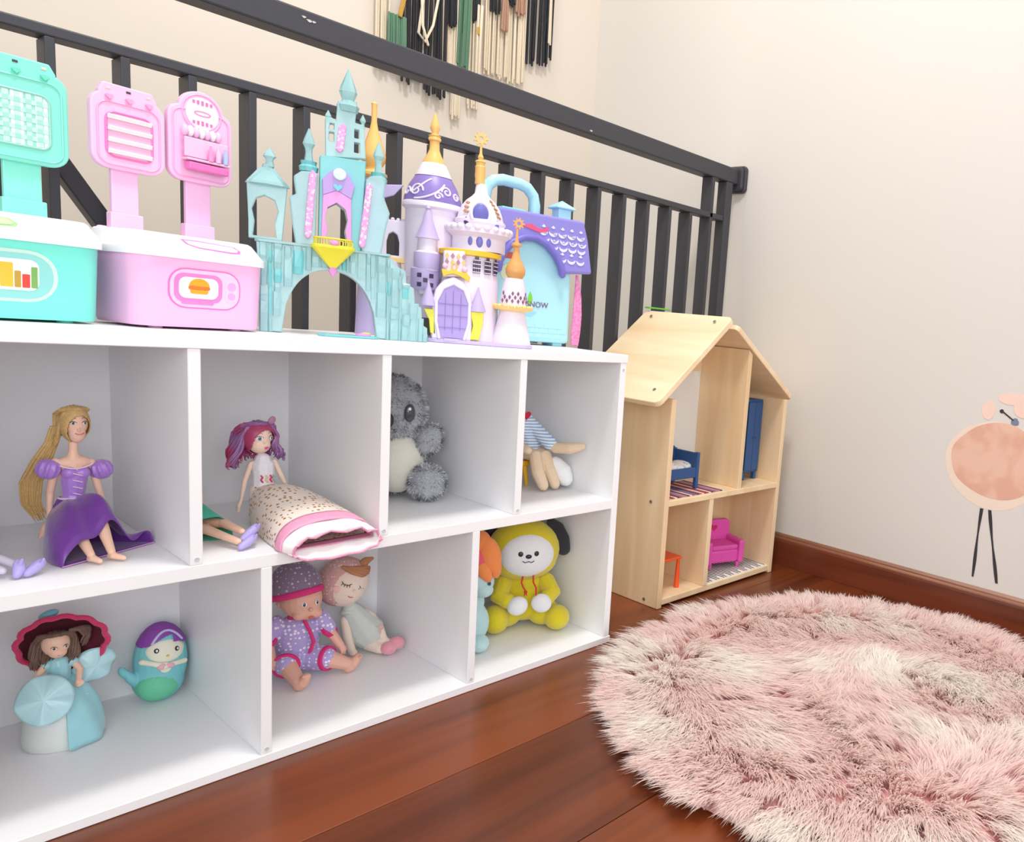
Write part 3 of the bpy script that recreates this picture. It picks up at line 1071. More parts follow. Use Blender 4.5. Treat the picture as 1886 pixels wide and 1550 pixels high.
# ================================================================== lilac and white castle
cw = M('pale_lilac_white_plastic', (234, 224, 240), 0.42, 0.015, 30)
cl1 = M('lilac_castle_plastic', (194, 178, 220), 0.42, 0.02, 30)
cl2 = M('violet_castle_plastic', (136, 116, 188), 0.4, 0.03, 30)
cl3 = M('gate_violet_plastic', (166, 146, 208), 0.45, 0.03, 30)
apri = M('apricot_plastic', (244, 192, 112), 0.38, 0.03, 30)
tan = M('tan_gold_plastic', (224, 164, 96), 0.38, 0.03, 30)
yel2 = M('sunny_yellow_plastic', (240, 196, 44), 0.4, 0.03, 30)
lem = M('lemon_plastic', (236, 226, 70), 0.4, 0.03, 30)
blu = M('periwinkle_plastic', (118, 118, 200), 0.35, 0.03, 30)
navy = M('dark_violet_print', (66, 56, 84), 0.5, 0.05)
brn = M('brown_print', (184, 132, 84), 0.5, 0.05)
C2 = thing('toy_castle', 'lilac and white toy castle with yellow finials and a violet gate', 'toy castle', (0.622, 0.069, ZT), -28)
K2 = 0.001008


def c2(name, mat, parent=C2, **kw):
    return g.build(name, mat, parent, **kw)


# base plinth and front body
g = G(K2)
g.prism([(-79, 4), (-70, 0), (-20, -4), (30, -6), (66, -2), (77, 8), (70, 44), (30, 96), (-20, 110), (-90, 100), (-96, 60), (-84, 24)], 0.2, 6, plane='xy')
c2('plinth', cl1, smooth=False, bevel=0.0015)
g = G(K2)
g.lathe([(47, 0), (45, 40), (43, 96), (41, 108), (40, 142)], (-18, 56, 5), seg=40)
body = c2('keep_wall', cw)
# gatehouse in front: arched block
ga = [(-74, 5), (-17, 5), (-17, 60), (-20, 80), (-31, 96), (-45, 102), (-59, 96), (-70, 80), (-74, 60)]
g = G(K2)
g.prism(ga, 2, 40)
gh = c2('gatehouse', cw, smooth=False, bevel=0.003)
g = G(K2)
g.prism([(-62, 8), (-29, 8), (-23, 32), (-23, 62), (-31, 82), (-45, 90), (-58, 82), (-67, 62), (-67, 32)], 0, 3)
gt = c2('gate', cl3, gh, smooth=False, bevel=0.0008)
g = G(K2)
for xx in (-56, -45, -34):
    g.box((xx, -0.4, 48), (0.8, 0.8, 66 if xx == -45 else 56))
for zz in (24, 42, 60):
    g.box((-45, -0.4, zz), (42, 0.8, 0.8))
c2('gate_groove', M('gate_groove_violet', (140, 120, 186), 0.5), gt, smooth=False)
g = G(K2)
op = [(-62, 8), (-67, 32), (-67, 62), (-58, 82), (-45, 90), (-31, 82), (-23, 62), (-23, 32), (-29, 8)]
g.chain([(a * 1.0 + (-1.6 if a < -45 else 1.6 if a > -45 else 0), 0.5, b + (1.5 if b > 60 else 0)) for a, b in op], 2.4, seg=8)
c2('gate_arch', cw, gh)
g = G(K2)
g.box((-46, -1.4, 5.5), (22, 3, 4))
c2('doorstep', cl1, gh, smooth=False, bevel=0.0008)
# gold crest over the gate
g = G(K2)
g.prism([(-62, 106), (-63, 112), (-54, 110), (-46, 113), (-38, 110), (-28, 110), (-22, 104), (-24, 96), (-30, 100), (-38, 104), (-46, 106), (-54, 104), (-60, 100)], 0, 5)
c2('crest', yel2, gh, smooth=False, bevel=0.001)
g = G(K2)
g.chain([(-45 + 3.6 * math.cos(a), 1, 117 + 5 * math.sin(a)) for a in [2 * PI * i / 18 for i in range(19)]], 1.1, seg=6, ends=False)
c2('crest_ring', apri, gh)
g = G(K2)
g.ell((-58, 3, 117), 4)
g.ell((-30, 3, 114), 4.4)
c2('pink_boss', M('pale_pink_plastic', (240, 196, 220), 0.4), gh)
# diamond frieze over the gatehouse
g = G(K2)
g.prism([(-60, 100), (-60, 140), (-30, 142), (-28, 104)], 6, 30)
fb = c2('bay', cw, gh, smooth=False, bevel=0.002)
for i in range(4):
    for j in range(2):
        g = G(K2)
        xx, zz = -55.5 + i * 8, 124 + j * 9
        g.prism([(xx - 3, zz), (xx, zz - 4.4), (xx + 3, zz), (xx, zz + 4.4)], 4.6, 6.2)
        c2('diamond_inlay', apri if (i + j) % 2 else M('violet_rose_print', (176, 130, 150), 0.5), fb, smooth=False)
# side cones with lemon banners
for xx, zb_, zt_, r in ((-80, 55, 92, 11), (-9, 52, 92, 12)):
    g = G(K2)
    g.lathe([(r, 0), (r * 0.98, 3), (r * 0.55, 18), (r * 0.22, 30), (r * 0.08, 38)], (xx, 6, zb_), seg=20)
    c2('side_roof', cl1)
for pts in ([(-86, 50), (-72, 50), (-70, 36), (-68, 12), (-76, 14), (-78, 34)], [(-20, 52), (0, 52), (-1, 34), (-6, 8), (-19, 8), (-15, 30)]):
    g = G(K2)
    g.prism(pts, 2, 10)
    c2('yellow_buttress', lem, smooth=False, bevel=0.001)
# yellow band, barred windows
g = G(K2)
g.lathe([(43, 0), (46.5, 1), (46.5, 8), (43, 9)], (-18, 56, 137), seg=44)
c2('yellow_band', yel2)
for i, aa in enumerate((-58, -44, -30)):
    ang_ = math.radians(aa + 2)
    x0_, y0_ = -18 + 41.8 * math.sin(-ang_ - PI * 0 + 0) * -1, 56 - 41.8 * math.cos(ang_)
    x0_ = -18 + 43.2 * math.sin(math.radians(8 + i * 24))
    y0_ = 56 - 43.2 * math.cos(math.radians(8 + i * 24))
    rz = 8 + i * 24
    g = G(K2)
    for q in (-4.6, -1.5, 1.5, 4.6):
        g.box((q, 0, 122 + (2 if abs(q) < 2 else 0)), (2.0, 0.8, 25 if abs(q) < 2 else 21))
    o = g.build('barred_window', navy, body, smooth=False)
    o.location = (x0_ * K2, y0_ * K2, 0)
    o.rotation_euler = (0, 0, math.radians(rz))
    g = G(K2)
    for zz in (113, 119, 125, 131):
        g.box((0, -0.6, zz), (12, 0.8, 1.2))
    g.build('window_bar', cw, o, smooth=False)
# round upper storey with battlement ring
g = G(K2)
g.lathe([(40, 0), (40, 20), (44, 24), (49, 27), (49, 33), (45, 33.5)], (-6, 60, 147), seg=44)
us = c2('upper_wall', cw)
g = G(K2)
for i in range(22):
    a = 2 * PI * i / 22
    g.ell((-6 + 46.5 * math.cos(a), 60 + 46.5 * math.sin(a), 181), (5.6, 5.6, 5.5), seg=10, rings=6)
c2('battlement', cw, us)
for i, (aa, r_, h_) in enumerate(((-24, 3.6, 7), (-4, 5, 9), (16, 3.8, 7))):
    a = math.radians(aa)
    g = G(K2)
    g.ell((-6 + 39.6 * math.sin(a), 60 - 39.6 * math.cos(a), 160), (r_, 2, h_ ), rot=(0, 0, aa))
    c2('oval_window', blu, us)
g = G(K2)
g.lathe([(35, 0), (35.5, 8), (38.5, 11), (38.5, 15), (35, 17), (33, 26), (29, 36), (22, 46), (14, 53), (10, 58), (8.5, 70), (7.5, 73)], (-5, 62, 180), seg=40)
dm = c2('upper_dome', cw)
g = G(K2)
g.ell((-8, 27.5, 203), (11.5, 4, 16), rot=(14, 0, 0))
c2('dome_window', blu, dm)
g = G(K2)
g.chain([(-8 + 13.5 * math.cos(a), 27 + (0.24 * 17 * math.sin(a) + 1.4), 203 + 18 * math.sin(a)) for a in [-0.5 + (PI + 1.0) * i / 22 for i in range(23)]], 2.4, seg=8)
c2('dome_window_arch', cw, dm)
for sx, aa in ((-29, -40), (18, 38)):
    g = G(K2)
    g.ell((-5 + 36.2 * math.sin(math.radians(aa)), 62 - 36.2 * math.cos(math.radians(aa)), 191), (4.2, 2.2, 6), rot=(0, 0, aa))
    c2('dome_window', blu if sx > 0 else navy, dm)


def domeR(z):
    prof = [(180, 35), (197, 35), (206, 33), (216, 29), (226, 22), (233, 14)]
    for (a, b), (c_, d_) in zip(prof[:-1], prof[1:]):
        if a <= z <= c_:
            return b + (d_ - b) * (z - a) / (c_ - a)
    return 14


for aa, zs in ((48, (203, 209, 215, 221, 226)), (-44, (206, 213, 220))):
    for i, zz in enumerate(zs):
        ang_ = math.radians(aa - 3 * i)
        rr_ = domeR(zz) + 0.6
        g = G(K2)
        g.box((0, 0, 0), (9 - i, 1.6, 3.6), rot=(-40, 16, 0))
        o = g.build('brown_tile', brn, dm, smooth=False)
        o.location = ((-5 + rr_ * math.sin(ang_)) * K2, (62 - rr_ * math.cos(ang_)) * K2, zz * K2)
        o.rotation_euler = (0, 0, ang_)
g = G(K2)
g.lathe([(7, 0), (7.6, 2), (7, 8), (7.8, 12), (7.4, 24), (8, 27), (6.5, 29), (6.5, 33), (8.4, 35), (6, 37), (3, 38), (4.4, 42), (2, 48), (1.6, 60)], (-8, 62, 252), seg=18)
fin = c2('gold_finial', apri)


def sunwheel(x_, y_, z_, r_, parent, mat):
    g_ = G(K2)
    pts = []
    for i in range(9):
        for k, rr_ in ((-0.3, 0.68), (-0.14, 1.0), (0.14, 1.0), (0.3, 0.68)):
            a = 2 * PI * (i + k) / 9
            pts.append((x_ + r_ * rr_ * math.cos(a), z_ + r_ * rr_ * math.sin(a)))
    g_.prism(pts, y_ - 2, y_ + 2, holes=[oval(x_, z_, r_ * 0.3, r_ * 0.3, 12)])
    return g_.build('sun_wheel', mat, parent, smooth=False, bevel=0.0005)


sunwheel(-8.5, 62, 322, 11, fin, apri)
# tall round tower at the back left with a swirled band
g = G(K2)
g.lathe([(36, 0), (36, 60), (39, 63), (39, 120), (40, 168), (44.5, 172), (44.5, 178), (43, 180)], (-74, 96, 35), seg=44)
bt = c2('tall_tower', cw)
g = G(K2)
g.lathe([(43, 0), (42, 8), (36, 26), (28, 40), (25.5, 43)], (-74, 96, 214), seg=44)
sb_ = c2('swirl_band', cl2, bt)
g = G(K2)
g.lathe([(27.5, 0), (27, 2), (18, 20), (17, 21)], (-74, 96, 256), seg=36)
c2('white_collar', cw, bt)
g = G(K2)
g.lathe([(17.5, 0), (17, 3), (10, 17), (7.5, 24), (7.2, 36), (9.4, 38), (9.4, 41), (8, 43), (9.6, 45), (5, 47), (4.6, 50), (7.4, 56), (6.2, 62), (0.6, 81)], (-74, 96, 275), seg=22)
c2('gold_finial', apri, bt)


def swirlR(z):
    prof = [(214, 43.3), (222, 42.3), (240, 36.3), (254, 28.3)]
    for (a, b), (c_, d_) in zip(prof[:-1], prof[1:]):
        if a <= z <= c_:
            return b + (d_ - b) * (z - a) / (c_ - a)
    return 28


g = G(K2)


def onband(aa, zz):
    r_ = swirlR(zz)
    a = math.radians(aa)
    return (-74 + r_ * math.sin(a), 96 - r_ * math.cos(a), zz)


for cx0, cz0, s0, dirn, turns in ((-40, 230, 11, 1, 1.2), (28, 232, 8, -1, 1.3), (8, 224, 6, 1, 1.2), (52, 226, 7, 1, 1.2), (-68, 228, 8, 1, 1.1)):
    pts = []
    for i in range(22):
        t_ = i / 21
        a = t_ * turns * 2 * PI
        r_ = s0 * (1 - 0.75 * t_)
        pts.append(onband(cx0 + dirn * 1.5 * r_ * math.cos(a), min(252, max(215, cz0 + r_ * math.sin(a)))))
    g.chain(pts, [1.5] * 15 + [1.2] * 7, seg=6)
g.chain([onband(a, 217 + 30 * ((a + 40) / 70) ** 2) for a in np.linspace(-40, 25, 12)], 1.5, seg=6)
g.chain([onband(a, 238 + 12 * math.sin((a + 30) / 18)) for a in np.linspace(-52, -8, 12)], 1.4, seg=6)
g.build('white_swirl', cw, sb_)
# small lilac-roofed turret between the towers
g = G(K2)
g.lathe([(9, 0), (15, 18), (16, 34), (18, 38), (18, 62), (16.5, 64), (14, 66), (13.5, 84), (16, 86)], (-82, 48, 72), seg=28)
st_ = c2('small_turret', cw)
g = G(K2)
g.lathe([(17.5, 0), (16, 3), (9, 22), (4, 40), (2.6, 44), (4, 46), (0.5, 50)], (-82, 48, 157), seg=24)
c2('turret_roof', cl1, st_)
g = G(K2)
g.lathe([(18.6, 0), (18.8, 1), (18.8, 23), (18.4, 24)], (-82, 48, 111), seg=28)
c2('lilac_band', cl1, st_)
for i in range(3):
    for j in range(3):
        if (i + j) % 2 == 0:
            aa = math.radians(-24 + i * 24)
            g = G(K2)
            g.box((0, 0, 0), (6.2, 1.2, 6.4))
            o = g.build('dark_check', navy, st_, smooth=False)
            o.location = ((-84 + 21 * math.sin(aa)) * K2, (51 - 21 * math.cos(aa)) * K2, (86 + j * 7) * K2)
            o.rotation_euler = (0, 0, aa)
g = G(K2)
g.lathe([(18, 0), (20.6, 6), (20.6, 32), (18, 34)], (-84, 51, 78), seg=28)
c2('check_wall', cl1, st_)
# arcade to the left with a yellow sill
g = G(K2)
g.prism([(-146, 124), (-146, 170), (-150, 172), (-150, 182), (-98, 184), (-98, 172), (-100, 168), (-98, 124)], 100, 116,
        holes=[[(-139, 128), (-139, 150), (-136, 161), (-130, 165), (-124, 161), (-121, 150), (-121, 128)]])
ar = c2('arcade', cw, smooth=False, bevel=0.001)
g = G(K2)
for i in range(7):
    g.ell((-147 + i * 8, 108, 184), (3.2, 8, 3.4), seg=10, rings=6)
c2('battlement', cw, ar)
g = G(K2)
g.box((-122, 106, 121), (56, 22, 8))
c2('yellow_sill', M('pale_apricot', (244, 206, 130), 0.4), ar, smooth=False, bevel=0.001)
g = G(K2)
g.lathe([(22, 0), (24, 40), (20, 70), (16, 119)], (-134, 108, 0.3), seg=20)
c2('arcade_pier', cw, ar)
# bottle-shaped gold spire on a lilac tower at the far left (behind the ice castle)
xg, yg = -160, 116
g = G(K2)
g.lathe([(22, 0), (20, 60), (17, 120), (16, 200), (16, 236), (14, 244)], (xg, yg, 0.3), seg=24)
lt = c2('lilac_tower', cl1)
g = G(K2)
g.lathe([(15, 0), (20, 4), (20, 8), (13, 12), (11, 16), (17, 26), (17.5, 36), (12, 54), (6, 74), (4, 86), (3.8, 108), (4.6, 112), (2, 115)], (xg, yg, 243), seg=22)
c2('gold_spire', apri, lt)
g = G(K2)
g.loft([[(xg + 12, yg - 3 + q * 6, 214), (xg + 30, yg - 3 + q * 6, 222), (xg + 44, yg - 3 + q * 6, 240), (xg + 40, yg - 3 + q * 6, 240), (xg + 12, yg - 3 + q * 6, 236)] for q in (0, 1)])
c2('wing_ledge', cl1, lt, smooth=False, bevel=0.001)
# right-hand turret with onion finial and yellow scalloped gallery
g = G(K2)
g.lathe([(31, 0), (29, 10), (20, 50), (19, 57)], (46, 30, 4), seg=32)
rt = c2('turret_base', cw)
g = G(K2)
g.lathe([(19, 0), (30, 3), (31, 6), (29, 7)], (46, 30, 57), seg=32)
for i in range(18):
    a = 2 * PI * i / 18
    g.ell((46 + 28.5 * math.cos(a), 30 + 28.5 * math.sin(a), 65), (4.2, 4.2, 3.4), seg=10, rings=6)
c2('yellow_gallery', M('pale_apricot', (244, 206, 130), 0.4), rt)
g = G(K2)
g.lathe([(21, 0), (18, 30), (15.5, 42), (14.5, 46), (10, 47)], (47, 30, 64), seg=28)
c2('turret_wall', cw, rt)
for i in range(6):
    for j in range(3):
        if j == 2 and i % 3 == 1:
            continue
        aa = math.radians(-62 + i * 25 + (12 if j % 2 else 0))
        r_ = 20.8 - j * 0.75
        g = G(K2)
        g.prism([(-2.2, 0), (0, -3.6), (2.2, 0), (0, 3.6)], -0.4, 0.4)
        o = g.build('plum_diamond', M('plum_print', (136, 92, 120), 0.5), rt, smooth=False)
        o.location = ((47 + r_ * math.sin(aa)) * K2, (30 - r_ * math.cos(aa)) * K2, (74 + j * 6) * K2)
        o.rotation_euler = (0, 0, aa)
g = G(K2)
g.lathe([(10, 0), (15, 8), (15.6, 15), (12, 24), (6.5, 34), (4.6, 46), (4.2, 50), (8, 53), (8, 56), (3.5, 58), (2.2, 66), (1.6, 80)], (48, 30, 109), seg=24)
on = c2('onion_finial', tan, rt)
sunwheel(50, 30, 197, 9.5, on, tan)
for o_ in ():
    pass

# ================================================================== blue carry case shaped like a house
aq = M('pale_aqua_plastic', (172, 224, 236), 0.34, 0.015, 20)
per = M('periwinkle_roof_plastic', (142, 134, 214), 0.36, 0.02, 20)
perd = M('deep_periwinkle', (120, 112, 198), 0.36, 0.02, 20)
C3 = thing('house_carry_case', 'pale blue toy carry case shaped like a house with periwinkle scalloped roof', 'toy', (0.779, 0.176, ZT), -8)
K3 = 0.00101
g = G(K3)
g.prism([(-66, 6), (90, 6), (88, 140), (86, 205), (-60, 205), (-66, 140)], 0, 62)
hb = g.build('case_body', aq, C3, smooth=False, bevel=0.006)
g = G(K3)
for xx in (-40, 72):
    g.box((xx, 30, 3.2), (20, 40, 6))
g.build('foot', aq, hb, smooth=False, bevel=0.001)
# roof: bulging slab, front face sloping out to the eave
roof = [(-64, 232), (103, 234), (114, 200), (126, 140), (62, 134), (46, 166), (20, 190), (-10, 192), (-40, 176), (-62, 140), (-74, 120), (-92, 122)]
g = G(K3)
rings = []
for yy, k in ((-11, 0), (-13, 1), (10, 2), (66, 2), (70, 1)):
    rings.append([(x_, yy + (232 - z_) * (-0.05 if k < 2 else 0), z_) for x_, z_ in roof])
g.prism([(-64, 232), (103, 234), (114, 200), (126, 140), (62, 134), (59, 148), (46, 166), (28, 182), (6, 190), (-16, 188), (-38, 176), (-52, 160), (-60, 142), (-74, 120), (-92, 122), (-84, 170)], -11, 68)
rf = g.build('roof', per, C3, smooth=False, bevel=0.005, bseg=3)
g = G(K3)
ap = [(-62, 128), (-60, 142), (-52, 160), (-38, 176), (-16, 188), (6, 190), (28, 182), (46, 166), (58, 148), (62, 132)]
g.chain([(a, -12, b) for a, b in ap], 6.5, seg=10)
g.build('arch_trim', perd, rf)
# roof scales, printed white crescents in relief
rows = ((206, -8, 7), (193, -2, 6), (180, 50, 4), (168, 56, 3))
for r_, (zz, xs0, n_) in enumerate(((204, 14, 5), (192, 24, 5), (180, 36, 4), (160, 60, 3))):
    for i in range(n_):
        xx = xs0 + i * 19 + (0 if r_ % 2 else 6)
        if xx > 116 - (r_ * 0):
            continue
        g = G(K3)
        pts = [(xx + 8.5 * math.cos(math.radians(a)), zz + 7.5 * math.sin(math.radians(a))) for a in range(180, 361, 20)] + [(xx + 7 * math.cos(math.radians(a)), zz + 1.0 + 3.5 * math.sin(math.radians(a))) for a in range(360, 179, -20)]
        g.prism(pts, -12.2, -10.5)
        g.build('roof_scale', M('white_scale_print', (222, 224, 246), 0.4), rf, smooth=False)
        g = G(K3)
        g.prism([(xx - 4, zz + 8), (xx, zz + 12), (xx + 4, zz + 8), (xx, zz + 6.5)], -12.2, -10.5)
        g.build('roof_scale', M('white_scale_print', (222, 224, 246), 0.4), rf, smooth=False)
g = G(K3)
g.prism([(-22, 207), (-4, 213), (8, 207), (20, 207), (30, 213), (28, 204), (14, 200), (2, 202), (-12, 205)], -12.6, -10.4)
g.build('red_ribbon', M('crimson_print', (232, 86, 128), 0.4), rf, smooth=False)
# chimney, latch, handle
g = G(K3)
g.box((76, 26, 242), (26, 26, 26))
g.build('chimney', aq, rf, smooth=False, bevel=0.002)
g = G(K3)
g.lathe([(27, 0), (27, 4), (4, 15), (1, 16)], (76, 26, 252), rot=(0, 0, 45), seg=4)
g.build('chimney_cap', aq, rf, smooth=False, bevel=0.002)
g = G(K3)
g.box((-22, 28, 234), (46, 22, 8))
g.build('latch', M('aqua_green_plastic', (128, 224, 208), 0.36), rf, smooth=False, bevel=0.002)
g = G(K3)
g.chain([(-72, 28, 226), (-72, 28, 252), (-68, 28, 268), (-56, 28, 279), (-40, 28, 283), (-10, 28, 282), (6, 28, 278), (18, 28, 266), (22, 28, 250), (22, 28, 226)], 10, seg=16)
g.build('handle', aq, C3)
# front prints
g = G(K3)
g.prism(oval(-36, 124, 16, 16, 24), -1.0, 0.2)
g.build('yellow_sun_print', M('pale_yellow_print', (214, 228, 190), 0.4), hb, smooth=False)
g = G(K3)
g.box((-42, -1, 154), (34, 2.6, 11))
g.build('red_plaque', M('brick_red_print', (206, 90, 76), 0.4), hb, smooth=False, bevel=0.0006)
g = G(K3)
g.prism([(6, 96), (2, 84), (3, 74), (8, 72), (11, 80), (10, 88)], -1.0, 0.2)
g.build('green_leaf_print', M('leaf_green_print', (130, 206, 60), 0.4), hb, smooth=False)
g = G(K3)
g.prism([(-26, 62), (-30, 80), (-22, 96), (-14, 84), (2, 66), (20, 60), (10, 52), (-10, 54)], -0.8, 0.2)
g.build('blue_splash_print', M('splash_blue_print', (150, 208, 242), 0.4), hb, smooth=False)
lettering('SNOW', 14 * K3, M('plum_lettering', (132, 98, 130), 0.5), hb, (21 * K3, -0.9 * K3, 73 * K3), (90, 0, 0))
g = G(K3)
for j in range(3):
    for i in range(7):
        g.box((-50 + i * 19 + (9 if j % 2 else 0), -0.3, 18 + j * 9), (17, 1.0, 7.4))
g.build('brick_relief', aq, hb, smooth=False, bevel=0.0005)
# pink strap hanging from the end of the roof
g = G(K3)
rings = []
for z_, w_, xo in ((136, 2.5, 101), (120, 4.5, 103), (96, 7.5, 105), (60, 9.5, 106), (30, 9.5, 105), (10, 8.5, 104), (3, 7.5, 104)):
    rings.append([(xo - w_ + 3, 5, z_), (xo + w_ + 3, 5, z_), (xo + w_ + 3, 8, z_), (xo - w_ + 3, 8, z_)])
g.loft(rings)
g.build('strap', pattern('pink_quilted_strap', (240, 150, 200), (228, 122, 182), 'noise', 180, 0.48, 0.6), C3, smooth=False, bevel=0.001)
# ================================================================== dolls and plush toys
skin1 = M('peach_doll_vinyl', (240, 196, 172), 0.5, 0.01, 30)
skin2 = M('pale_doll_vinyl', (246, 214, 196), 0.5, 0.01, 30)
skin3 = M('tan_baby_vinyl', (230, 176, 156), 0.5, 0.015, 30)
eyewhite = M('eye_white', (242, 242, 240), 0.25, 0.0)
iris_b = M('grey_blue_iris', (120, 134, 150), 0.2, 0.02)
iris_g = M('dark_green_iris', (84, 92, 76), 0.2, 0.02)
black = M('black_paint', (36, 34, 38), 0.35, 0.05)
lipm = M('rose_lip', (226, 108, 132), 0.4, 0.02)
mm = 0.001


class Face:
    """maps face coordinates (x to the viewer's right, z up, millimetres) onto an ellipsoidal head"""

    def __init__(self, parent, hc, r, fa=0, roll=0, pitch=0):
        self.p, self.hc, self.r = parent, np.array(hc, float), r
        self.R = np.array(Euler((math.radians(pitch), math.radians(roll), math.radians(fa)), 'XYZ').to_matrix())

    def at(self, x, z, lift=0.0):
        q = 1 - (x / self.r[0]) ** 2 - (z / self.r[2]) ** 2
        y = self.r[1] * math.sqrt(max(q, 0.02))
        n = np.array([x / self.r[0] ** 2, -y / self.r[1] ** 2, z / self.r[2] ** 2])
        n /= np.linalg.norm(n)
        return self.hc + self.R @ (np.array([x, -y, z]) + n * lift), self.R @ n

    def spot(self, x, z, a, b, mat, name, parent=None, lift=0.0, thick=0.5, ang=0.0, seg=18):
        """flattened ellipsoid of half-width a, half-height b lying on the surface"""
        c, n = self.at(x, z, lift)
        zz = self.R @ np.array([math.sin(math.radians(ang)), 0, math.cos(math.radians(ang))])
        zz = zz - n * np.dot(zz, n)
        zz /= np.linalg.norm(zz)
        xx = np.cross(-n, zz)
        g_ = G(mm)
        t = G(1.0)
        t.ell((0, 0, 0), (a, thick, b), seg=seg, rings=10)
        B = np.array([xx, -n, zz]).T
        g_.add([B @ np.array(v) + c for v in t.v], t.f)
        return g_.build(name, mat, parent or self.p)

    def patch(self, x, z, a, b, mat, name, parent=None, lift=1.5, ang=0.0, power=4, seg=36, egg=0.0):
        """padded oval that follows the curve of the head"""
        ca_, sa_ = math.cos(math.radians(ang)), math.sin(math.radians(ang))
        rings = []
        for q in (1.0, 0.96, 0.85, 0.65, 0.4, 0.15):
            ring = []
            for j in range(seg):
                t_ = 2 * PI * j / seg
                u, w_ = a * q * math.cos(t_) * (1 + egg * math.sin(t_)), b * q * math.sin(t_)
                ring.append(self.at(x + u * ca_ + w_ * sa_, z - u * sa_ + w_ * ca_, -0.6 + (lift + 0.6) * (1 - q ** power) if q < 1 else -1.0)[0])
            rings.append(ring)
        g_ = G(mm)
        g_.loft(rings, cap0=True, cap1=True)
        return g_.build(name, mat, parent or self.p)

    def line(self, pts, r, mat, name, parent=None, lift=0.2):
        g_ = G(mm)
        g_.chain([self.at(x, z, lift)[0] for x, z in pts], r, seg=6)
        return g_.build(name, mat, parent or self.p)


def fingers(g_, wrist, tip, r, side=1, up=(0, 0, 1), spread=1.0):
    """small hand: palm plus five separate fingers between wrist and tip (mm)"""
    w, t = np.array(wrist, float), np.array(tip, float)
    d_ = t - w
    L = np.linalg.norm(d_)
    d_ /= L
    u = np.array(up, float)
    u -= d_ * np.dot(u, d_)
    u /= np.linalg.norm(u)
    s_ = np.cross(d_, u)
    g_.chain([w, w + d_ * L * 0.30, w + d_ * L * 0.5], [r * 1.1, r * 1.5, r * 1.45], seg=10)
    for k, (o_, l_) in enumerate(((-1.5, 0.86), (-0.5, 1.0), (0.5, 0.97), (1.5, 0.8))):
        b_ = w + d_ * L * 0.45 + s_ * o_ * r * 0.72
        e_ = w + d_ * L * l_ + s_ * o_ * r * 0.95 * spread - u * r * 0.6
        g_.chain([b_, (b_ + e_) / 2 + u * r * 0.25, e_], [r * 0.5, r * 0.46, r * 0.38], seg=8)
    b_ = w + d_ * L * 0.2 + s_ * side * r * 1.0
    g_.chain([b_, b_ + d_ * L * 0.25 + s_ * side * r * 1.1, b_ + d_ * L * 0.45 + s_ * side * r * 1.2 - u * r * 0.4], [r * 0.55, r * 0.5, r * 0.4], seg=8)


def skirt(parent, rings, mat, name, n=44, folds=0, famp=2.0, thick=0.7, waist=None, sag=None):
    """draped tube lying on a surface; rings: (left xy, right xy, height, floor z)"""
    out = []
    if waist is not None:
        c, rx, ry = waist
        out.append([(c[0] + rx * math.cos(a), c[1] + ry * math.sin(a), c[2]) for a in [PI + 2 * PI * j / n for j in range(n)]])
    for i, (L, R_, h, z0) in enumerate(rings):
        ring = []
        L, R_ = np.array(L, float), np.array(R_, float)
        mid = (L + R_) / 2
        hw = (R_ - L) / 2
        nrm = np.array([hw[1], -hw[0]])
        nrm = nrm / (np.linalg.norm(nrm) + 1e-9)
        for j in range(n):
            a = PI + 2 * PI * j / n
            ca, sa = math.cos(a), math.sin(a)
            ca2 = math.copysign(abs(ca) ** 0.8, ca)
            f_ = 1 + 0 * folds
            z_ = z0 + (h * abs(sa) ** 0.85 if sa > 0 else 0.4 + 0.8 * sa)
            k = i / max(1, len(rings) - 1)
            wob = famp * k * math.sin(folds * a + 0.7 * i)
            xy = mid + hw * ca2 + nrm * (-0.10 * h * sa * (1 if sa > 0 else 0) + 0.5 * wob)
            if sa > 0:
                z_ += wob * 0.6
            if sag and sa < 0 and i >= len(rings) - sag[0]:
                z_ += sag[1] * (-sa) * (i - len(rings) + sag[0] + 1) / sag[0]
            ring.append((xy[0], xy[1], z_))
        out.append(ring)
    g_ = G(mm)
    g_.loft(out, cap0=False, cap1=False)
    o_ = g_.build(name, mat, parent, sub=1)
    so = o_.modifiers.new('thick', 'SOLIDIFY')
    so.thickness = thick * mm
    so.offset = 0
    return o_, out


def locks(parent, strands, mat, name='hair', jit=1.5, n=6, r=1.6, wav=0.0):
    """hair as tapered locks: each guide path is repeated n times with small offsets"""
    g_ = G(mm)
    for path in strands:
        for k in range(n):
            off = np.array([random.uniform(-jit, jit), random.uniform(-jit, jit), random.uniform(-jit, jit)])
            ph = random.uniform(0, 6.28)
            pts = []
            m_ = len(path)
            P = [np.array(p, float) for p in path]
            P[-1] = P[-2] + (P[-1] - P[-2]) * random.uniform(0.45, 1.05)
            for i in range((m_ - 1) * 3 + 1):
                a, f_ = divmod(i, 3)
                p = P[a] if a >= m_ - 1 else P[a] + (P[a + 1] - P[a]) * f_ / 3
                t_ = i / ((m_ - 1) * 3)
                p = p + off * (0.35 + 0.8 * t_) + wav * t_ * np.array([math.sin(9 * t_ + ph), math.cos(8 * t_ + ph), 0])
                pts.append(p)
            rr_ = [r * (0.9 if i == 0 else 1.0 - 0.75 * (i / (len(pts) - 1)) ** 2) for i in range(len(pts))]
            g_.chain(pts, rr_, seg=6)
    return g_.build(name, mat, parent)


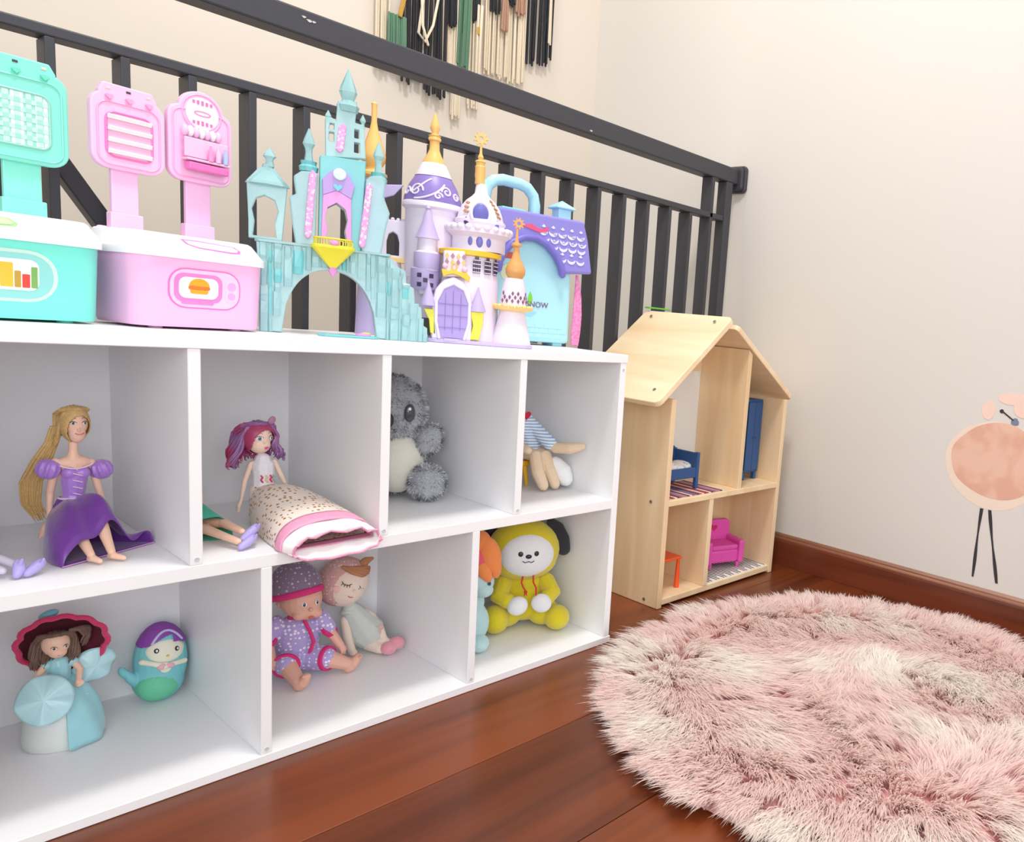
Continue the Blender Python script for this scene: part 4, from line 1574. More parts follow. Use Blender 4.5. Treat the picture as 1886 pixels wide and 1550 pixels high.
def scalp(F, mat, grow, opening, parent=None, name='hair', shift=(0, 1.5, 2), thick=1.0, below=None):
    """skull-cap of hair with an oval face opening (centre x, z, half-width, half-height)"""
    g_ = G(mm)
    R_ = [r * k for r, k in zip(F.r, grow)]
    deg = [math.degrees(a) for a in Matrix(F.R.tolist()).to_euler()]
    g_.ell(tuple(F.hc + F.R @ np.array(shift)), R_, rot=deg, seg=72, rings=48)
    o_ = g_.build(name, mat, parent or F.p)
    bm_ = bmesh.new()
    bm_.from_mesh(o_.data)
    Rt = F.R.T

    def cut(c):
        q = Rt @ (np.array([c.x, c.y, c.z]) * 1000 - F.hc)
        if below is not None and q[2] < below:
            return True
        return q[1] < 0.1 * F.r[1] and ((q[0] - opening[0]) / opening[2]) ** 2 + ((q[2] - opening[1]) / opening[3]) ** 2 < 1
    bmesh.ops.delete(bm_, geom=[f for f in bm_.faces if cut(f.calc_center_median())], context='FACES')
    bm_.to_mesh(o_.data)
    bm_.free()
    so_ = o_.modifiers.new('thick', 'SOLIDIFY')
    so_.thickness = thick * mm
    so_.offset = 1
    return o_


def eyes(F, ex, ez, a, b, iris, lid=True, iz=0.0, ix=0.0, lashes=True, wh=True):
    for s_ in (-1, 1):
        e_ = F.spot(s_ * ex, ez, a, b, eyewhite, 'eye', lift=-0.15, thick=0.7)
        F.spot(s_ * ex + ix, ez + iz, a * 0.62, b * 0.86, iris, 'iris', parent=e_, lift=0.25, thick=0.45)
        F.spot(s_ * ex + ix, ez + iz, a * 0.32, b * 0.45, black, 'pupil', parent=e_, lift=0.45, thick=0.4)
        F.spot(s_ * ex + ix - a * 0.2, ez + iz + b * 0.4, a * 0.16, b * 0.18, eyewhite, 'glint', parent=e_, lift=0.75, thick=0.3)
        if lashes:
            F.line([(s_ * ex - a * 1.05, ez + b * 0.25), (s_ * ex - a * 0.4, ez + b * 0.98), (s_ * ex + a * 0.4, ez + b * 0.98), (s_ * ex + a * 1.05, ez + b * 0.25)], 0.32, black, 'lash', parent=e_, lift=0.3)


# ---- blonde doll in a purple dress (left compartment, upper row)
satin_l = M('lilac_satin', (172, 126, 212), 0.28, 0.10, 60, 0.3, 120, sheen=0.3)
satin_p = M('purple_satin', (112, 52, 150), 0.3, 0.14, 60, 0.3, 90, sheen=0.3)
ribbon = M('pale_pink_ribbon', (236, 206, 226), 0.4, 0.03)
D1 = thing('blonde_doll', 'blonde fashion doll in a purple satin dress seated in the upper left compartment', 'doll', (0.14, 0.16, ZM + 0.0004))
g = G(mm)
hc = (8, -3, 145)
g.ell((8, -2, 147), (12, 13, 17))
g.ell((8.5, -6, 135), (8.2, 8.5, 12))
g.ell((8.6, -15, 139.5), (1.3, 2.2, 2.2))
g.chain([(7, 0, 132), (6, 0, 112), (6, 0, 104)], [4.6, 4.4, 7])
g.ell((6, 0, 98), (17, 8, 9))
g.ell((6, 0, 84), (13, 9, 16))
g.chain([(6, 0, 90), (5, 0, 60), (4, 0, 40), (4, 0, 18)], [12, 8.5, 12.5, 13])
g.ell((1.5, -7, 88), (6, 6, 6.5))
g.ell((11.5, -7, 87), (6, 6, 6.5))
for sh, el, wr, ha, sd in (((-10, 0, 101), (-14, 8, 62), (-17, 2, 30), (-28, -4, 13), 1), ((22, 0, 98), (29, 2, 62), (33, -16, 26), (44, -28, 14), -1)):
    g.chain([sh, ((sh[0] + el[0]) / 2, 3, 82), el], [4.6, 4.4, 3.8])
    g.chain([el, wr], [3.8, 2.5])
    fingers(g, wr, ha, 2.2, sd)
for hp, kn, an, ft in (((0, -3, 17), (-8, -46, 42), (-1, -92, 9), (4, -103, 4)), ((9, -3, 17), (15, -44, 52), (17, -92, 9), (25, -103, 5))):
    g.chain([hp, kn], [10, 6.5])
    g.chain([kn, ((kn[0] + an[0]) / 2, (kn[1] + an[1]) / 2 + 2, (kn[2] + an[2]) / 2), an], [6.4, 6.2, 3.8])
    g.chain([(an[0], an[1] + 3, 4.5), (an[0] + 1, an[1] - 3, 6), (ft[0], ft[1], 4)], [4, 4, 2.8])
g.build('body', skin1, D1, voxel=0.00075, relax=3)
F = Face(D1, (8, -4, 143), (11.2, 12.6, 19), fa=6)
eyes(F, 5.2, 4.5, 2.5, 1.9, iris_g)
F.line([(-7.6, 9.2), (-5, 10.4), (-2.8, 9.8)], 0.3, M('brown_brow', (150, 110, 70), 0.6), 'brow')
F.line([(2.8, 9.8), (5, 10.4), (7.6, 9.2)], 0.3, M('brown_brow', (150, 110, 70), 0.6), 'brow')
F.line([(-3.6, -7.4), (-1.5, -8.8), (1.5, -8.8), (3.8, -7.2)], 0.62, lipm, 'lips', lift=0.3)
blond = M('blonde_hair', (208, 172, 112), 0.42, 0.22, 300, 0.4, 500)
st = []
for a in np.linspace(-95, 95, 15):
    ca, sa = math.sin(math.radians(a)), math.cos(math.radians(a))
    st.append([(8 + 9 * ca * 0.5, -11 + 6 * (1 - sa), 160 + 4 * sa), (8 + 12.2 * ca, -1, 164 - 3 * abs(ca) + 2 * sa), (4 + 11 * ca, 9, 155), (-2 + 5 * ca, 11, 138), (-8, 10, 124)])
for a in np.linspace(-14, 14, 9):
    st.append([(-6 + a * 0.3, 9, 140), (-10 + a * 0.3, 12, 122), (-19 + a * 0.5, 18, 98), (-27 + a * 0.6, 24, 74), (-27 + a * 0.5, 27, 48), (-19 + a * 0.3, 27, 26)])
for a in np.linspace(0, 1, 5):
    st.append([(-2, -7 + 5 * a, 158), (-5, -4 + 6 * a, 145), (-6, 2 + 4 * a, 130), (-9, 9, 116)])
scalp(F, blond, (1.16, 1.14, 1.12), (1.0, -3.5, 10.6, 16.5), name='hair_cap')
locks(D1, st, blond, 'hair', 1.3, 5, 1.7, 0.8)
g = G(mm)
g.chain([(6, 0, 86), (6, 0, 80), (5, 0, 60), (5, 0, 53)], [13.0, 12.6, 10.4, 13])
g.ell((1, -7.4, 88), (7.5, 6.8, 7.2))
g.ell((12, -7.4, 87), (7.5, 6.8, 7.2))
bo = g.build('bodice', satin_l, D1, voxel=0.0010, relax=3)
g = G(mm)
g.chain([(x_, -10.0 - 3.0 * math.cos((x_ - 6) / 12), 93.5 + 0.02 * (x_ - 6) ** 2) for x_ in np.linspace(-8, 21, 12)], 0.9, seg=6)
g.chain([(5 + 13.4 * math.cos(a), 11.2 * math.sin(a), 57) for a in np.linspace(-PI, 0, 14)], 1.4, seg=6)
for k in range(4):
    g.chain([(2.5, -14.2 + k * 0.9, 88 - k * 8), (10.5, -14.2 + k * 0.9, 85 - k * 8)], 0.7, seg=6)
g.build('ribbon', ribbon, bo)
for c, rot in (((-16, 1, 92), 14), ((31, 0, 88), -14)):
    g = G(mm)
    g.lathe([(4, -11), (7, -9), (9.8, -3), (10.2, 3), (8, 9), (4.6, 11.5)], c, rot=(0, rot, 0), seg=20)
    for k in range(10):
        a = 2 * PI * k / 10
        R_ = rotm((0, rot, 0))
        g.chain([R_ @ np.array([r_ * math.cos(a), r_ * math.sin(a), h_]) + np.array(c) for r_, h_ in ((4.5, -10.5), (8.6, -6), (10.4, 0), (9, 7), (4.8, 11))], [1, 1.8, 2, 1.8, 1], seg=6)
    g.build('puff_sleeve', satin_l, D1, voxel=0.0009, relax=2)


def drape(parent, rings, waist, mat, name, n=52, thick=0.7):
    """cloth tube lying on the shelf; rings: left xy, right xy, list of bumps (s, height, width), fold phase"""
    out = []
    c, rx, ry = waist
    out.append([(c[0] + rx * math.cos(a), c[1] + ry * math.sin(a), c[2]) for a in [PI + 2 * PI * j / n for j in range(n)]])
    for i, (L, R_, bumps, fa_) in enumerate(rings):
        L, R_ = np.array(L, float), np.array(R_, float)
        ring = []
        for j in range(n):
            a = PI + 2 * PI * j / n
            s_ = 0.5 + 0.5 * math.cos(a)
            xy = L + (R_ - L) * s_
            if math.sin(a) < 0:
                z_ = 0.7
            else:
                env = min(1.0, math.sin(a) * 2.6)
                z_ = 0.7 + env * (2.5 + max([h_ * math.exp(-((s_ - c_) / w_) ** 2) for c_, h_, w_ in bumps]) + fa_ * math.sin(17 * s_ + i))
            ring.append((xy[0], xy[1], z_))
        out.append(ring)
    g_ = G(mm)
    g_.loft(out, cap0=False, cap1=False)
    o_ = g_.build(name, mat, parent, sub=1)
    so_ = o_.modifiers.new('thick', 'SOLIDIFY')
    so_.thickness = thick * mm
    return o_, out


KN = lambda a, b, w=1.0: [(0.36, a, 0.30 * w), (0.60, b, 0.20 * w)]
sk, rg = drape(D1, [((-18, 8), (24, 8), [(0.5, 50, 0.8)], 0), ((-26, -14), (32, -12), [(0.42, 56, 0.5), (0.66, 62, 0.36)], 0.5), ((-31, -38), (44, -26), [(0.34, 56, 0.36), (0.60, 66, 0.22)], 1.2),
                    ((-33, -60), (56, -34), [(0.32, 50, 0.34), (0.56, 68, 0.22), (0.85, 10, 0.2)], 1.8), ((-32, -80), (64, -38), [(0.30, 38, 0.36), (0.52, 56, 0.22), (0.85, 12, 0.2)], 2.4), ((-26, -96), (69, -44), [(0.34, 24, 0.34), (0.50, 38, 0.2), (0.9, 13, 0.16)], 2.6)],
               ((5, 0, 57), 13.5, 10.5), satin_p, 'skirt')
hem = rg[-1]
topj = list(range(26, 52))
g = G(mm)
g.chain([tuple(np.array(hem[j % 52]) + np.array([0, -0.7, 0.6])) for j in range(0, 27)], 0.8, seg=6)
g.build('hem_piping', M('pink_piping', (206, 150, 206), 0.4), sk)


# ---- simple seated doll used for the two half-hidden dolls
def plain_doll(root, hairm, dress, sk_rings, legs_, shoe, skinm, hx=0.0):
    g_ = G(mm)
    g_.ell((hx, 0, 124), (13, 13, 16))
    g_.ell((hx, -5, 114), (9, 9, 11))
    g_.chain([(hx, 0, 112), (hx, 0, 96), (hx * 0.6, 0, 86)], [4.6, 4.6, 9])
    g_.chain([(hx * 0.6, 0, 84), (0, 0, 50), (0, 0, 16)], [12, 9, 13])
    for s_ in (-1, 1):
        g_.chain([(hx * .6 + s_ * 13, 0, 84), (hx * .3 + s_ * 17, 4, 50)], [4.4, 3.8])
        g_.chain([(hx * .3 + s_ * 17, 4, 50), (s_ * 19, -4, 18)], [3.8, 2.6])
        fingers(g_, (s_ * 19, -4, 18), (s_ * 20, -10, 6), 2.2, s_)
    for kn, an in legs_:
        g_.chain([(kn[0] * 0.3, -4, 14), kn], [10, 6.2])
        g_.chain([kn, an], [6.2, 4.0])
    g_.build('body', skinm, root, voxel=0.0009, relax=3)
    F_ = Face(root, (hx, -4, 121), (12, 12.5, 17), fa=10)
    eyes(F_, 5.4, 2.5, 2.6, 2.0, iris_b)
    F_.line([(-3, -8.5), (0, -9.6), (3, -8.5)], 0.6, lipm, 'lips', lift=0.3)
    st_ = []
    for a in np.linspace(-100, 100, 13):
        ca, sa = math.sin(math.radians(a)), math.cos(math.radians(a))
        st_.append([(hx + 6 * ca, -9 + 6 * (1 - sa), 139), (hx + 13 * ca, 0, 140 - 4 * abs(ca)), (hx + 13 * ca, 9, 124), (hx + 11 * ca, 11, 98), (hx + 9 * ca, 11, 74)])
    locks(root, st_, hairm, 'hair', 1.5, 4, 2.0, 1.0)
    g_ = G(mm)
    g_.chain([(hx * 0.6, 0, 88), (0, 0, 64), (0, 0, 48)], [13.2, 11, 12.5])
    g_.build('bodice', dress, root, voxel=0.0012, relax=3)
    skirt(root, sk_rings, dress, 'skirt', folds=5, famp=2.0, waist=((0, 0, 52), 13, 10.5))
    for a_, b_, c_ in shoe:
        g2 = G(mm)
        g2.chain([a_, b_, c_], [5.0, 5.4, 4.0], seg=12)
        d_ = np.array(a_) - np.array([0, 0, 0])
        g2.chain([np.array(a_) + np.array([0, -5, 1]), np.array(a_) + np.array([1, -8, 6])], [2.4, 1.4], seg=8)
        g2.build('shoe', lilac_shoe, root, voxel=0.0007, relax=2)


lilac_shoe = M('lilac_shoe_plastic', (178, 166, 226), 0.4, 0.02)
teal_f = M('teal_jersey', (62, 172, 146), 0.75, 0.06, 80, 0.3, 500, sheen=0.3)
D3 = thing('teal_skirt_doll', 'doll in a teal skirt and lilac heels, mostly hidden behind the shelf divider', 'doll', (0.250, 0.145, ZM + 0.0004))
plain_doll(D3, M('auburn_hair', (150, 70, 50), 0.45, 0.2, 200), teal_f, [((-16, 8), (17, 8), 48, 0.6), ((-16, -10), (20, -8), 50, 0.6), ((-15, -30), (26, -26), 40, 0.6), ((-12, -48), (34, -56), 29, 0.6)],
           [((8, -52, 14), (22, -108, 10)), ((26, -48, 20), (30, -98, 19))],
           [((38, -108, 12), (30, -112, 8), (22, -116, 5)), ((44, -100, 23), (36, -104, 18), (28, -106, 12))], skin1)
pearl = M('pearl_lilac_vinyl', (214, 206, 224), 0.45, 0.02)
D4 = thing('lilac_shoe_doll', 'pale lilac doll legs with purple shoes at the left edge, feet beside the purple dress', 'doll', (0.052, 0.14, ZM + 0.0004))
plain_doll(D4, M('plum_hair', (120, 76, 130), 0.45, 0.2, 200), M('lavender_cotton', (190, 178, 214), 0.8, 0.05, 80, 0.2), [((-17, 8), (15, 8), 46, 0.6), ((-18, -8), (15, -8), 46, 0.6), ((-20, -24), (12, -26), 34, 0.6)],
           [((2, -46, 22), (26, -74, 10)), ((-6, -50, 18), (14, -82, 8))],
           [((26, -86, 15), (25, -90, 9), (23, -92, 4.6)), ((43, -84, 12), (37, -88, 8), (31, -92, 4.6))], pearl, -6)

# ---- doll with purple hair in a dotted skirt
hairp = pattern('purple_pink_hair', (150, 104, 158), (186, 66, 112), 'noise', 28, 0.46, 0.35)
white_cloth = M('white_jersey', (236, 232, 240), 0.8, 0.02, 80, 0.2, 700, sheen=0.2)
D2 = thing('purple_haired_doll', 'purple haired doll in a white top and long gold dotted skirt', 'doll', (0.345, 0.16, ZM + 0.0004))
g = G(mm)
g.ell((-7, -1, 121), (18, 18, 19))
g.ell((-6, -7, 109), (13, 12, 12))
g.ell((-5, -19.2, 113.5), (1.2, 1.6, 1.4))
g.chain([(-5, 0, 104), (-2, 0, 92), (-1, 0, 84)], [4.2, 4.2, 7])
g.ell((0, 0, 82), (15, 7, 7))
g.chain([(0, 0, 80), (1, 0, 52), (1, 0, 14)], [11, 8, 12.5])
for sh, el, wr, ha, sd in (((-14, 0, 82), (-21, 2, 58), (-26, 0, 31), (-33, -4, 15), 1), ((15, 0, 83), (24, 1, 62), (24, -14, 52), (20, -24, 50), -1)):
    g.chain([sh, el], [3.6, 3.2])
    g.chain([el, wr], [3.3, 2.2])
    fingers(g, wr, ha, 1.9, sd)
for sx in (-1, 1):
    g.chain([(sx * 6, -4, 14), (16 + sx * 8, -62, 30 - sx * 8), (34 + sx * 12, -118, 8)], [9.5, 6, 4])
g.build('body', skin2, D2, voxel=0.00075, relax=3)
F = Face(D2, (-6, -4, 116), (16.6, 16.4, 21), fa=14)
eyes(F, 8.2, 3.5, 4.2, 3.2, iris_b)
F.line([(-12, 9), (-8, 11), (-4, 10)], 0.32, M('brown_brow', (150, 110, 70), 0.6), 'brow')
F.line([(4, 10), (8, 11), (12, 9)], 0.32, M('brown_brow', (150, 110, 70), 0.6), 'brow')
F.spot(1, -9.5, 3.4, 1.5, M('hot_pink_lip', (232, 92, 150), 0.35), 'lips', lift=0.1)
F.spot(1, -11.2, 2.4, 1.2, M('hot_pink_lip', (232, 92, 150), 0.35), 'lips', lift=0.1)
st = []
for a in np.linspace(-110, 110, 22):
    ca, sa = math.sin(math.radians(a)), math.cos(math.radians(a))
    st.append([(-7 + 8 * ca, -14 + 9 * (1 - sa), 138 + 1.5 * sa), (-7 + 19 * ca, -3, 141 - 6 * abs(ca)), (-8 + 22 * ca, 9, 126), (-9 + 20 * ca, 13, 104), (-9 + 18 * ca, 13, 84)])
for dx in (-1, 1):
    for k in range(7):
        if dx < 0:
            st.append([(-21, -8 + 2 * k, 134 - k), (-27 - k * .6, -6 + 2 * k, 118), (-32 - k * .8, -4 + 2 * k, 100), (-40 + k * 1.2, -2 + 2 * k, 84), (-34 + k, 2 * k, 78)])
        else:
            st.append([(9, -6 + 2 * k, 134 - k), (17 + k * .4, -4 + 2 * k, 121), (15, -4 + 2 * k, 106), (22, -2 + k, 96), (28 - k, k, 86)])
scalp(F, M('raspberry_hair', (176, 66, 108), 0.4, 0.2, 200), (1.13, 1.10, 1.08), (1.2, -5, 15.6, 19.5), name='hair_cap', shift=(0, 1.5, 3))
locks(D2, st, hairp, 'hair', 3.4, 7, 2.0, 4.5)
g = G(mm)
g.ell((8, -10, 143), (4.5, 2.2, 6), rot=(0, 25, 0))
g.build('hair_bow', M('mauve_bow', (176, 122, 160), 0.5), D2)
g = G(mm)
g.chain([(0, 0, 86), (0, 0, 82), (1, 0, 62), (1, 0, 44)], [11, 14.5, 13.5, 14.5])
g.ell((0, -6, 76), (12, 7.5, 8))
tp = g.build('white_top', white_cloth, D2, voxel=0.0010, relax=3)
for k, (x_, c_) in enumerate(((-6, (206, 60, 110)), (-0.5, (226, 206, 130)), (5, (228, 40, 110)), (9.5, (150, 190, 150)))):
    g = G(mm)
    y_ = -math.sqrt(max(0, 1 - ((x_ - 1) / 14.2) ** 2)) * 14.2
    g.chain([(x_, y_ - 0.1, 66), (x_ + 1.6, y_ - 0.3, 63.5), (x_ - 0.6, y_ - 0.3, 60.5), (x_ + 1.6, y_ - 0.2, 57)], 1.2, seg=6)
    g.build('print_motif', M('top_print_%d' % (k + 1), c_, 0.6), tp)
dots = pattern('gold_dotted_tulle', (240, 226, 216), (176, 128, 62), 'dots', 150, 0.27, 0.55)
R2 = [((-24, -16), (30, -6), 50, 0.7), ((-30, -52), (50, -40), 60, 0.7), ((-36, -94), (65, -76), 51, 0.7), ((-40, -132), (72, -118), 42, 0.7), ((-41, -156), (76, -146), 35, 0.7)]
sk, rg = skirt(D2, R2, dots, 'dotted_skirt', folds=8, famp=2.2, waist=((1, 0, 50), 14.5, 12))
pinkband = M('pink_sequin_band', (244, 164, 196), 0.4, 0.15, 500, 0.4, 800)
skirt(D2, [((-42, -148), (74.5, -138), 38, 1.2), ((-43, -158), (75, -150), 36, 1.2), ((-43, -167), (75, -161), 32, 1.2)], pinkband, 'hem_band', folds=8, famp=1.5, thick=1.2)
lr_, lrg = skirt(D2, [((-42, -165), (74, -161), 31, 1.6), ((-40, -170), (77, -167), 26, 1.0), ((-32, -176), (80, -171), 20, -1.0)], M('white_lace', (244, 234, 236), 0.8, 0.03, 200), 'lace_ruffle', folds=11, famp=5.5, sag=(2, -13.0))
g = G(mm)
rim = [np.array([-30 + 147 * t_, -174 + 57 * t_ - 3 * math.sin(PI * t_), -1 + 3 * math.sin(t_ * 24) - 11 * math.sin(PI * min(1, t_ * 1.6)) * (1 if t_ < .62 else .0) + 2 * t_]) for t_ in np.linspace(0, 1, 40)]
rim2 = [np.array([117 - 120 * t_, -116 - 30 * t_, 3 + 17 * math.sin(PI * min(1, t_ * 1.4)) + 2.5 * math.sin(t_ * 22)]) for t_ in np.linspace(0, 0.5, 18)]
g.chain([tuple(p) for p in lrg[-1]] + [tuple(lrg[-1][0])], 1.5, seg=6, ends=False)
g.build('ruffle_edge', pinkband, D2)


# ------------------------------------------------------------------ short fur made of single hairs
def fuzz(parent, prims, n, length, mats, name='fur', width=0.35, drop=0.25, skip=()):
    """prims: ellipsoids (centre, radii, rot) in mm; hairs on the outer surface only, joined per tone"""
    groups = [G(mm) for _ in mats]
    tot = sum(p[1][0] * p[1][1] + p[1][1] * p[1][2] + p[1][0] * p[1][2] for p in prims)
    Rs = [rotm(p[2]) for p in prims]
    for i, (c, r, ro) in enumerate(prims):
        k = int(n * (r[0] * r[1] + r[1] * r[2] + r[0] * r[2]) / tot)
        d_ = rng.normal(size=(k, 3))
        d_ /= np.linalg.norm(d_, axis=1)[:, None]
        rr_ = np.array(r, float)
        P = (d_ * rr_) @ Rs[i].T + np.array(c)
        N = (d_ / rr_) @ Rs[i].T
        N /= np.linalg.norm(N, axis=1)[:, None]
        ok = np.ones(k, bool)
        for j, (c2_, r2_, ro2) in enumerate(list(prims) + list(skip)):
            if j == i:
                continue
            Rj = rotm(ro2)
            q = ((P - np.array(c2_)) @ Rj) / np.array(r2_)
            ok &= (q ** 2).sum(1) > 0.97
        P, N = P[ok], N[ok]
        if parent is not None:
            keep = P[:, 2] > 1.6
            P, N = P[keep], N[keep]
        tone = (np.sin(P[:, 0] * 0.33) + np.sin(P[:, 1] * 0.37 + 1) + np.sin(P[:, 2] * 0.29 + 2) + rng.normal(size=len(P)) * 1.1)
        ti = np.clip(((tone + 2.2) / 4.4 * len(mats)).astype(int), 0, len(mats) - 1)
        for a in range(len(P)):
            t = N[a] + rng.normal(size=3) * 0.35 + np.array([0, 0, -drop])
            t /= np.linalg.norm(t)
            s_ = np.cross(t, rng.normal(size=3))
            s_ /= np.linalg.norm(s_)
            L = length * (0.6 + 0.7 * rng.random())
            p0 = P[a] - N[a] * 0.5
            m1 = p0 + t * L * 0.55
            e_ = p0 + t * L + np.array([0, 0, -drop * L * 0.3])
            m1[2], e_[2] = max(m1[2], 0.3), max(e_[2], 0.3)
            w_ = width
            g_ = groups[ti[a]]
            nv = len(g_.v)
            g_.v += [tuple(x * mm for x in q) for q in (p0 - s_ * w_, p0 + s_ * w_, m1 + s_ * w_ * 0.8, m1 - s_ * w_ * 0.8, e_)]
            g_.f += [(nv, nv + 1, nv + 2, nv + 3), (nv + 3, nv + 2, nv + 4)]
    for g_, m_ in zip(groups, mats):
        me = bpy.data.meshes.new(name)
        me.from_pydata(g_.v, [], g_.f)
        me.materials.append(m_)
        o_ = place(me, name, parent)
        o_['kind'] = 'stuff'


def plush(root, name, prims, mat, voxel=0.0018, relax=4, parent=None):
    g_ = G(mm)
    for p in prims:
        g_.ell(p[0], p[1], p[2] if len(p) > 2 else (0, 0, 0))
    return g_.build(name, mat, parent or root, voxel=voxel, relax=relax)


# ---- grey koala
KO = thing('grey_koala_plush', 'fluffy speckled grey koala plush with cream belly, half behind the divider', 'plush toy', (0.574, 0.203, ZM + 0.0006), -20)
gA, gB, gC = M('fur_dark_grey', (100, 104, 114), 0.9, 0.1), M('fur_mid_grey', (168, 171, 178), 0.9, 0.1), M('fur_light_grey', (222, 223, 226), 0.9, 0.06)
head = ((-23, 0, 146), (55, 44, 57), (0, 0, 0))
kp_ = [head, ((32, -16, 97), (21, 19, 29), (0, 24, 0)), ((28, -42, 30), (29, 28, 31), (0, 0, 0)), ((-62, -42, 28), (29, 28, 29), (0, 0, 0)), ((-66, -14, 96), (20, 19, 28), (0, -24, 0)),
       ((-64, 6, 180), (24, 12, 24), (0, 0, 0)), ((-14, 8, 62), (46, 36, 58), (0, 0, 0))]
belly = ((-14, -12, 58), (41, 28, 50), (0, 0, 0))
plush(KO, 'body', [(c, tuple(x - 0.8 for x in r), ro) for c, r, ro in kp_], gB, 0.003, 4)
plush(KO, 'belly', [belly], M('cream_plush', (236, 232, 218), 0.95, 0.02, 200, 0.5, 900, sheen=0.5), 0.002, 1)
fuzz(KO, kp_, 20000, 5.2, (gA, gA, gB, gB, gC, gC, gC), 'fur', 0.40, skip=(belly,))
F = Face(KO, head[0], head[1], fa=0)
for x_ in (-32, 21):
    e_ = F.spot(x_, -1, 8.8, 14.5, M('glossy_slate_eye', (58, 66, 76), 0.12, 0.02, coat=0.5), 'eye', lift=1.5, thick=5)
    F.spot(x_ - 2, 6, 2.4, 2.6, eyewhite, 'glint', parent=e_, lift=6.3, thick=0.6)
F.spot(-10, -12, 8.5, 13, M('black_nose_plush', (52, 52, 58), 0.5, 0.05), 'nose', lift=3, thick=8)

# ---- rag doll sitting on a yellow stool
ST = thing('yellow_stool', 'small yellow toy stool under the striped rag doll', 'stool', (0.772, 0.190, ZM + 0.0004))
yst = M('yellow_stool_plastic', (248, 190, 40), 0.4, 0.02)
g = G(mm)
g.loft([[(x_, y_, z_) for x_, y_ in rrect(0, 0, w_, w_, 9, 5)] for w_, z_ in ((50, 40), (54, 41), (54, 47), (52, 49))])
g.build('seat', yst, ST)
for sx in (-1, 1):
    for sy in (-1, 1):
        g = G(mm)
        g.chain([(sx * 17, sy * 17, 41), (sx * 21, sy * 21, 3)], [5.6, 3.2], seg=12)
        g.build('leg', yst, ST)
rag_skin = M('tan_cotton_skin', (232, 206, 176), 0.9, 0.03, 120, 0.3, 900)
strp = pattern('blue_white_stripe', (236, 240, 246), (150, 184, 222), 'stripes', 58, 0.46, 0.85, rot=(0, 1.5708, 0))
RD = thing('striped_rag_doll', 'rag doll with a red heart on a blue striped shirt sitting on the yellow stool', 'doll', (0.803, 0.182, ZM + 0.0003))
g = G(mm)
g.ell((-40, 4, 188), (25, 24, 28))
g.chain([(-38, 2, 164), (-34, 2, 152), (-20, 0, 110), (0, -4, 72)], [9, 9, 14, 16])
g.chain([(-14, -4, 128), (4, -30, 98), (14, -62, 79), (27, -88, 81), (40, -104, 86)], [9, 9, 10.5, 11, 7.5])
g.chain([(-34, -4, 124), (-42, -16, 98), (-44, -30, 80), (-40, -52, 76)], [9, 9, 10, 8])
for sx, fx in ((-16, -22), (6, 4)):
    g.chain([(sx, -8, 64), (sx + 2, -40, 62), (fx + 2, -58, 34), (fx + 6, -70, 12)], [13, 12.5, 12, 10])
g.build('body', rag_skin, RD, voxel=0.0014, relax=4)
g = G(mm)
g.chain([(-34, 2, 154), (-26, 0, 130), (-6, -2, 96), (0, -4, 75)], [12, 18, 24, 24.5])
g.chain([(-20, -2, 134), (0, -20, 108), (10, -54, 84)], [12, 13, 12.5])
g.chain([(-34, -2, 134), (-42, -10, 110), (-44, -18, 92)], [12, 13, 12])
sh_ = g.build('striped_shirt', strp, RD, voxel=0.0014, relax=4)
g = G(mm)
g.prism(heart(0, 0, 9), -1, 1)
o = g.build('red_heart', M('red_felt', (200, 36, 66), 0.9, 0.04), sh_, smooth=False, bevel=0.0006)
o.location = (-0.024, -0.0215, 0.136)
o.rotation_euler = (math.radians(-12), 0, math.radians(-14))
g = G(mm)
g.chain([(24, -50, 46), (32, -62, 32), (34, -70, 20)], [15, 18, 15], seg=14)
g.build('white_shoe', M('white_canvas', (240, 240, 240), 0.85, 0.02), RD, voxel=0.0014, relax=3)
st = [[(-40 + 10 * math.sin(a), -12 + 8 * (1 - math.cos(a)), 212), (-40 + 25 * math.sin(a), 4, 204), (-40 + 26 * math.sin(a), 12, 184), (-40 + 24 * math.sin(a), 12, 166)] for a in np.linspace(-1.9, 1.9, 15)]
locks(RD, st, M('dark_brown_yarn', (70, 52, 46), 0.9, 0.15, 200), 'hair', 1.5, 4, 2.4)
F = Face(RD, (-40, 4, 188), (25, 24, 28), fa=20)
for x_ in (-9, 9):
    F.spot(x_, 2, 2, 2.4, black, 'eye', lift=0.4)
F.line([(-5, -9), (0, -11), (5, -9)], 0.6, lipm, 'mouth', lift=0.4)

# ---- doll in a magenta bonnet and pale blue satin dress
bluesat = M('pale_blue_satin', (186, 228, 236), 0.25, 0.06, 50, 0.4, 70, sheen=0.3)
bluesat2 = M('aqua_satin', (158, 214, 224), 0.25, 0.08, 50, 0.4, 70, sheen=0.3)
whitecup = M('pearl_white_skirt', (226, 232, 230), 0.5, 0.03)
mag = M('magenta_felt', (206, 46, 98), 0.8, 0.06, 120, 0.3, 600, sheen=0.4)
plum = M('dark_wine_lining', (112, 40, 58), 0.85, 0.08, 120)
CD = thing('bonnet_doll', 'doll in a magenta scalloped bonnet and pale blue satin gown, lower left compartment', 'doll', (0.135, 0.20, ZB), -6)
g = G(mm)
n = 40


def cupring(rx, ry, z_, w_=0.0, k=9):
    return [((rx + w_ * math.cos(k * a)) * math.cos(a), (ry + w_ * math.cos(k * a)) * math.sin(a), z_) for a in [2 * PI * j / n for j in range(n)]]


g.loft([cupring(36, 33, 0.4), cupring(38, 35, 3), cupring(38.5, 36, 12), cupring(35, 33, 40), cupring(29, 28, 62), cupring(20, 19, 76), cupring(10, 9, 86)])
g.build('cup_skirt', whitecup, CD)
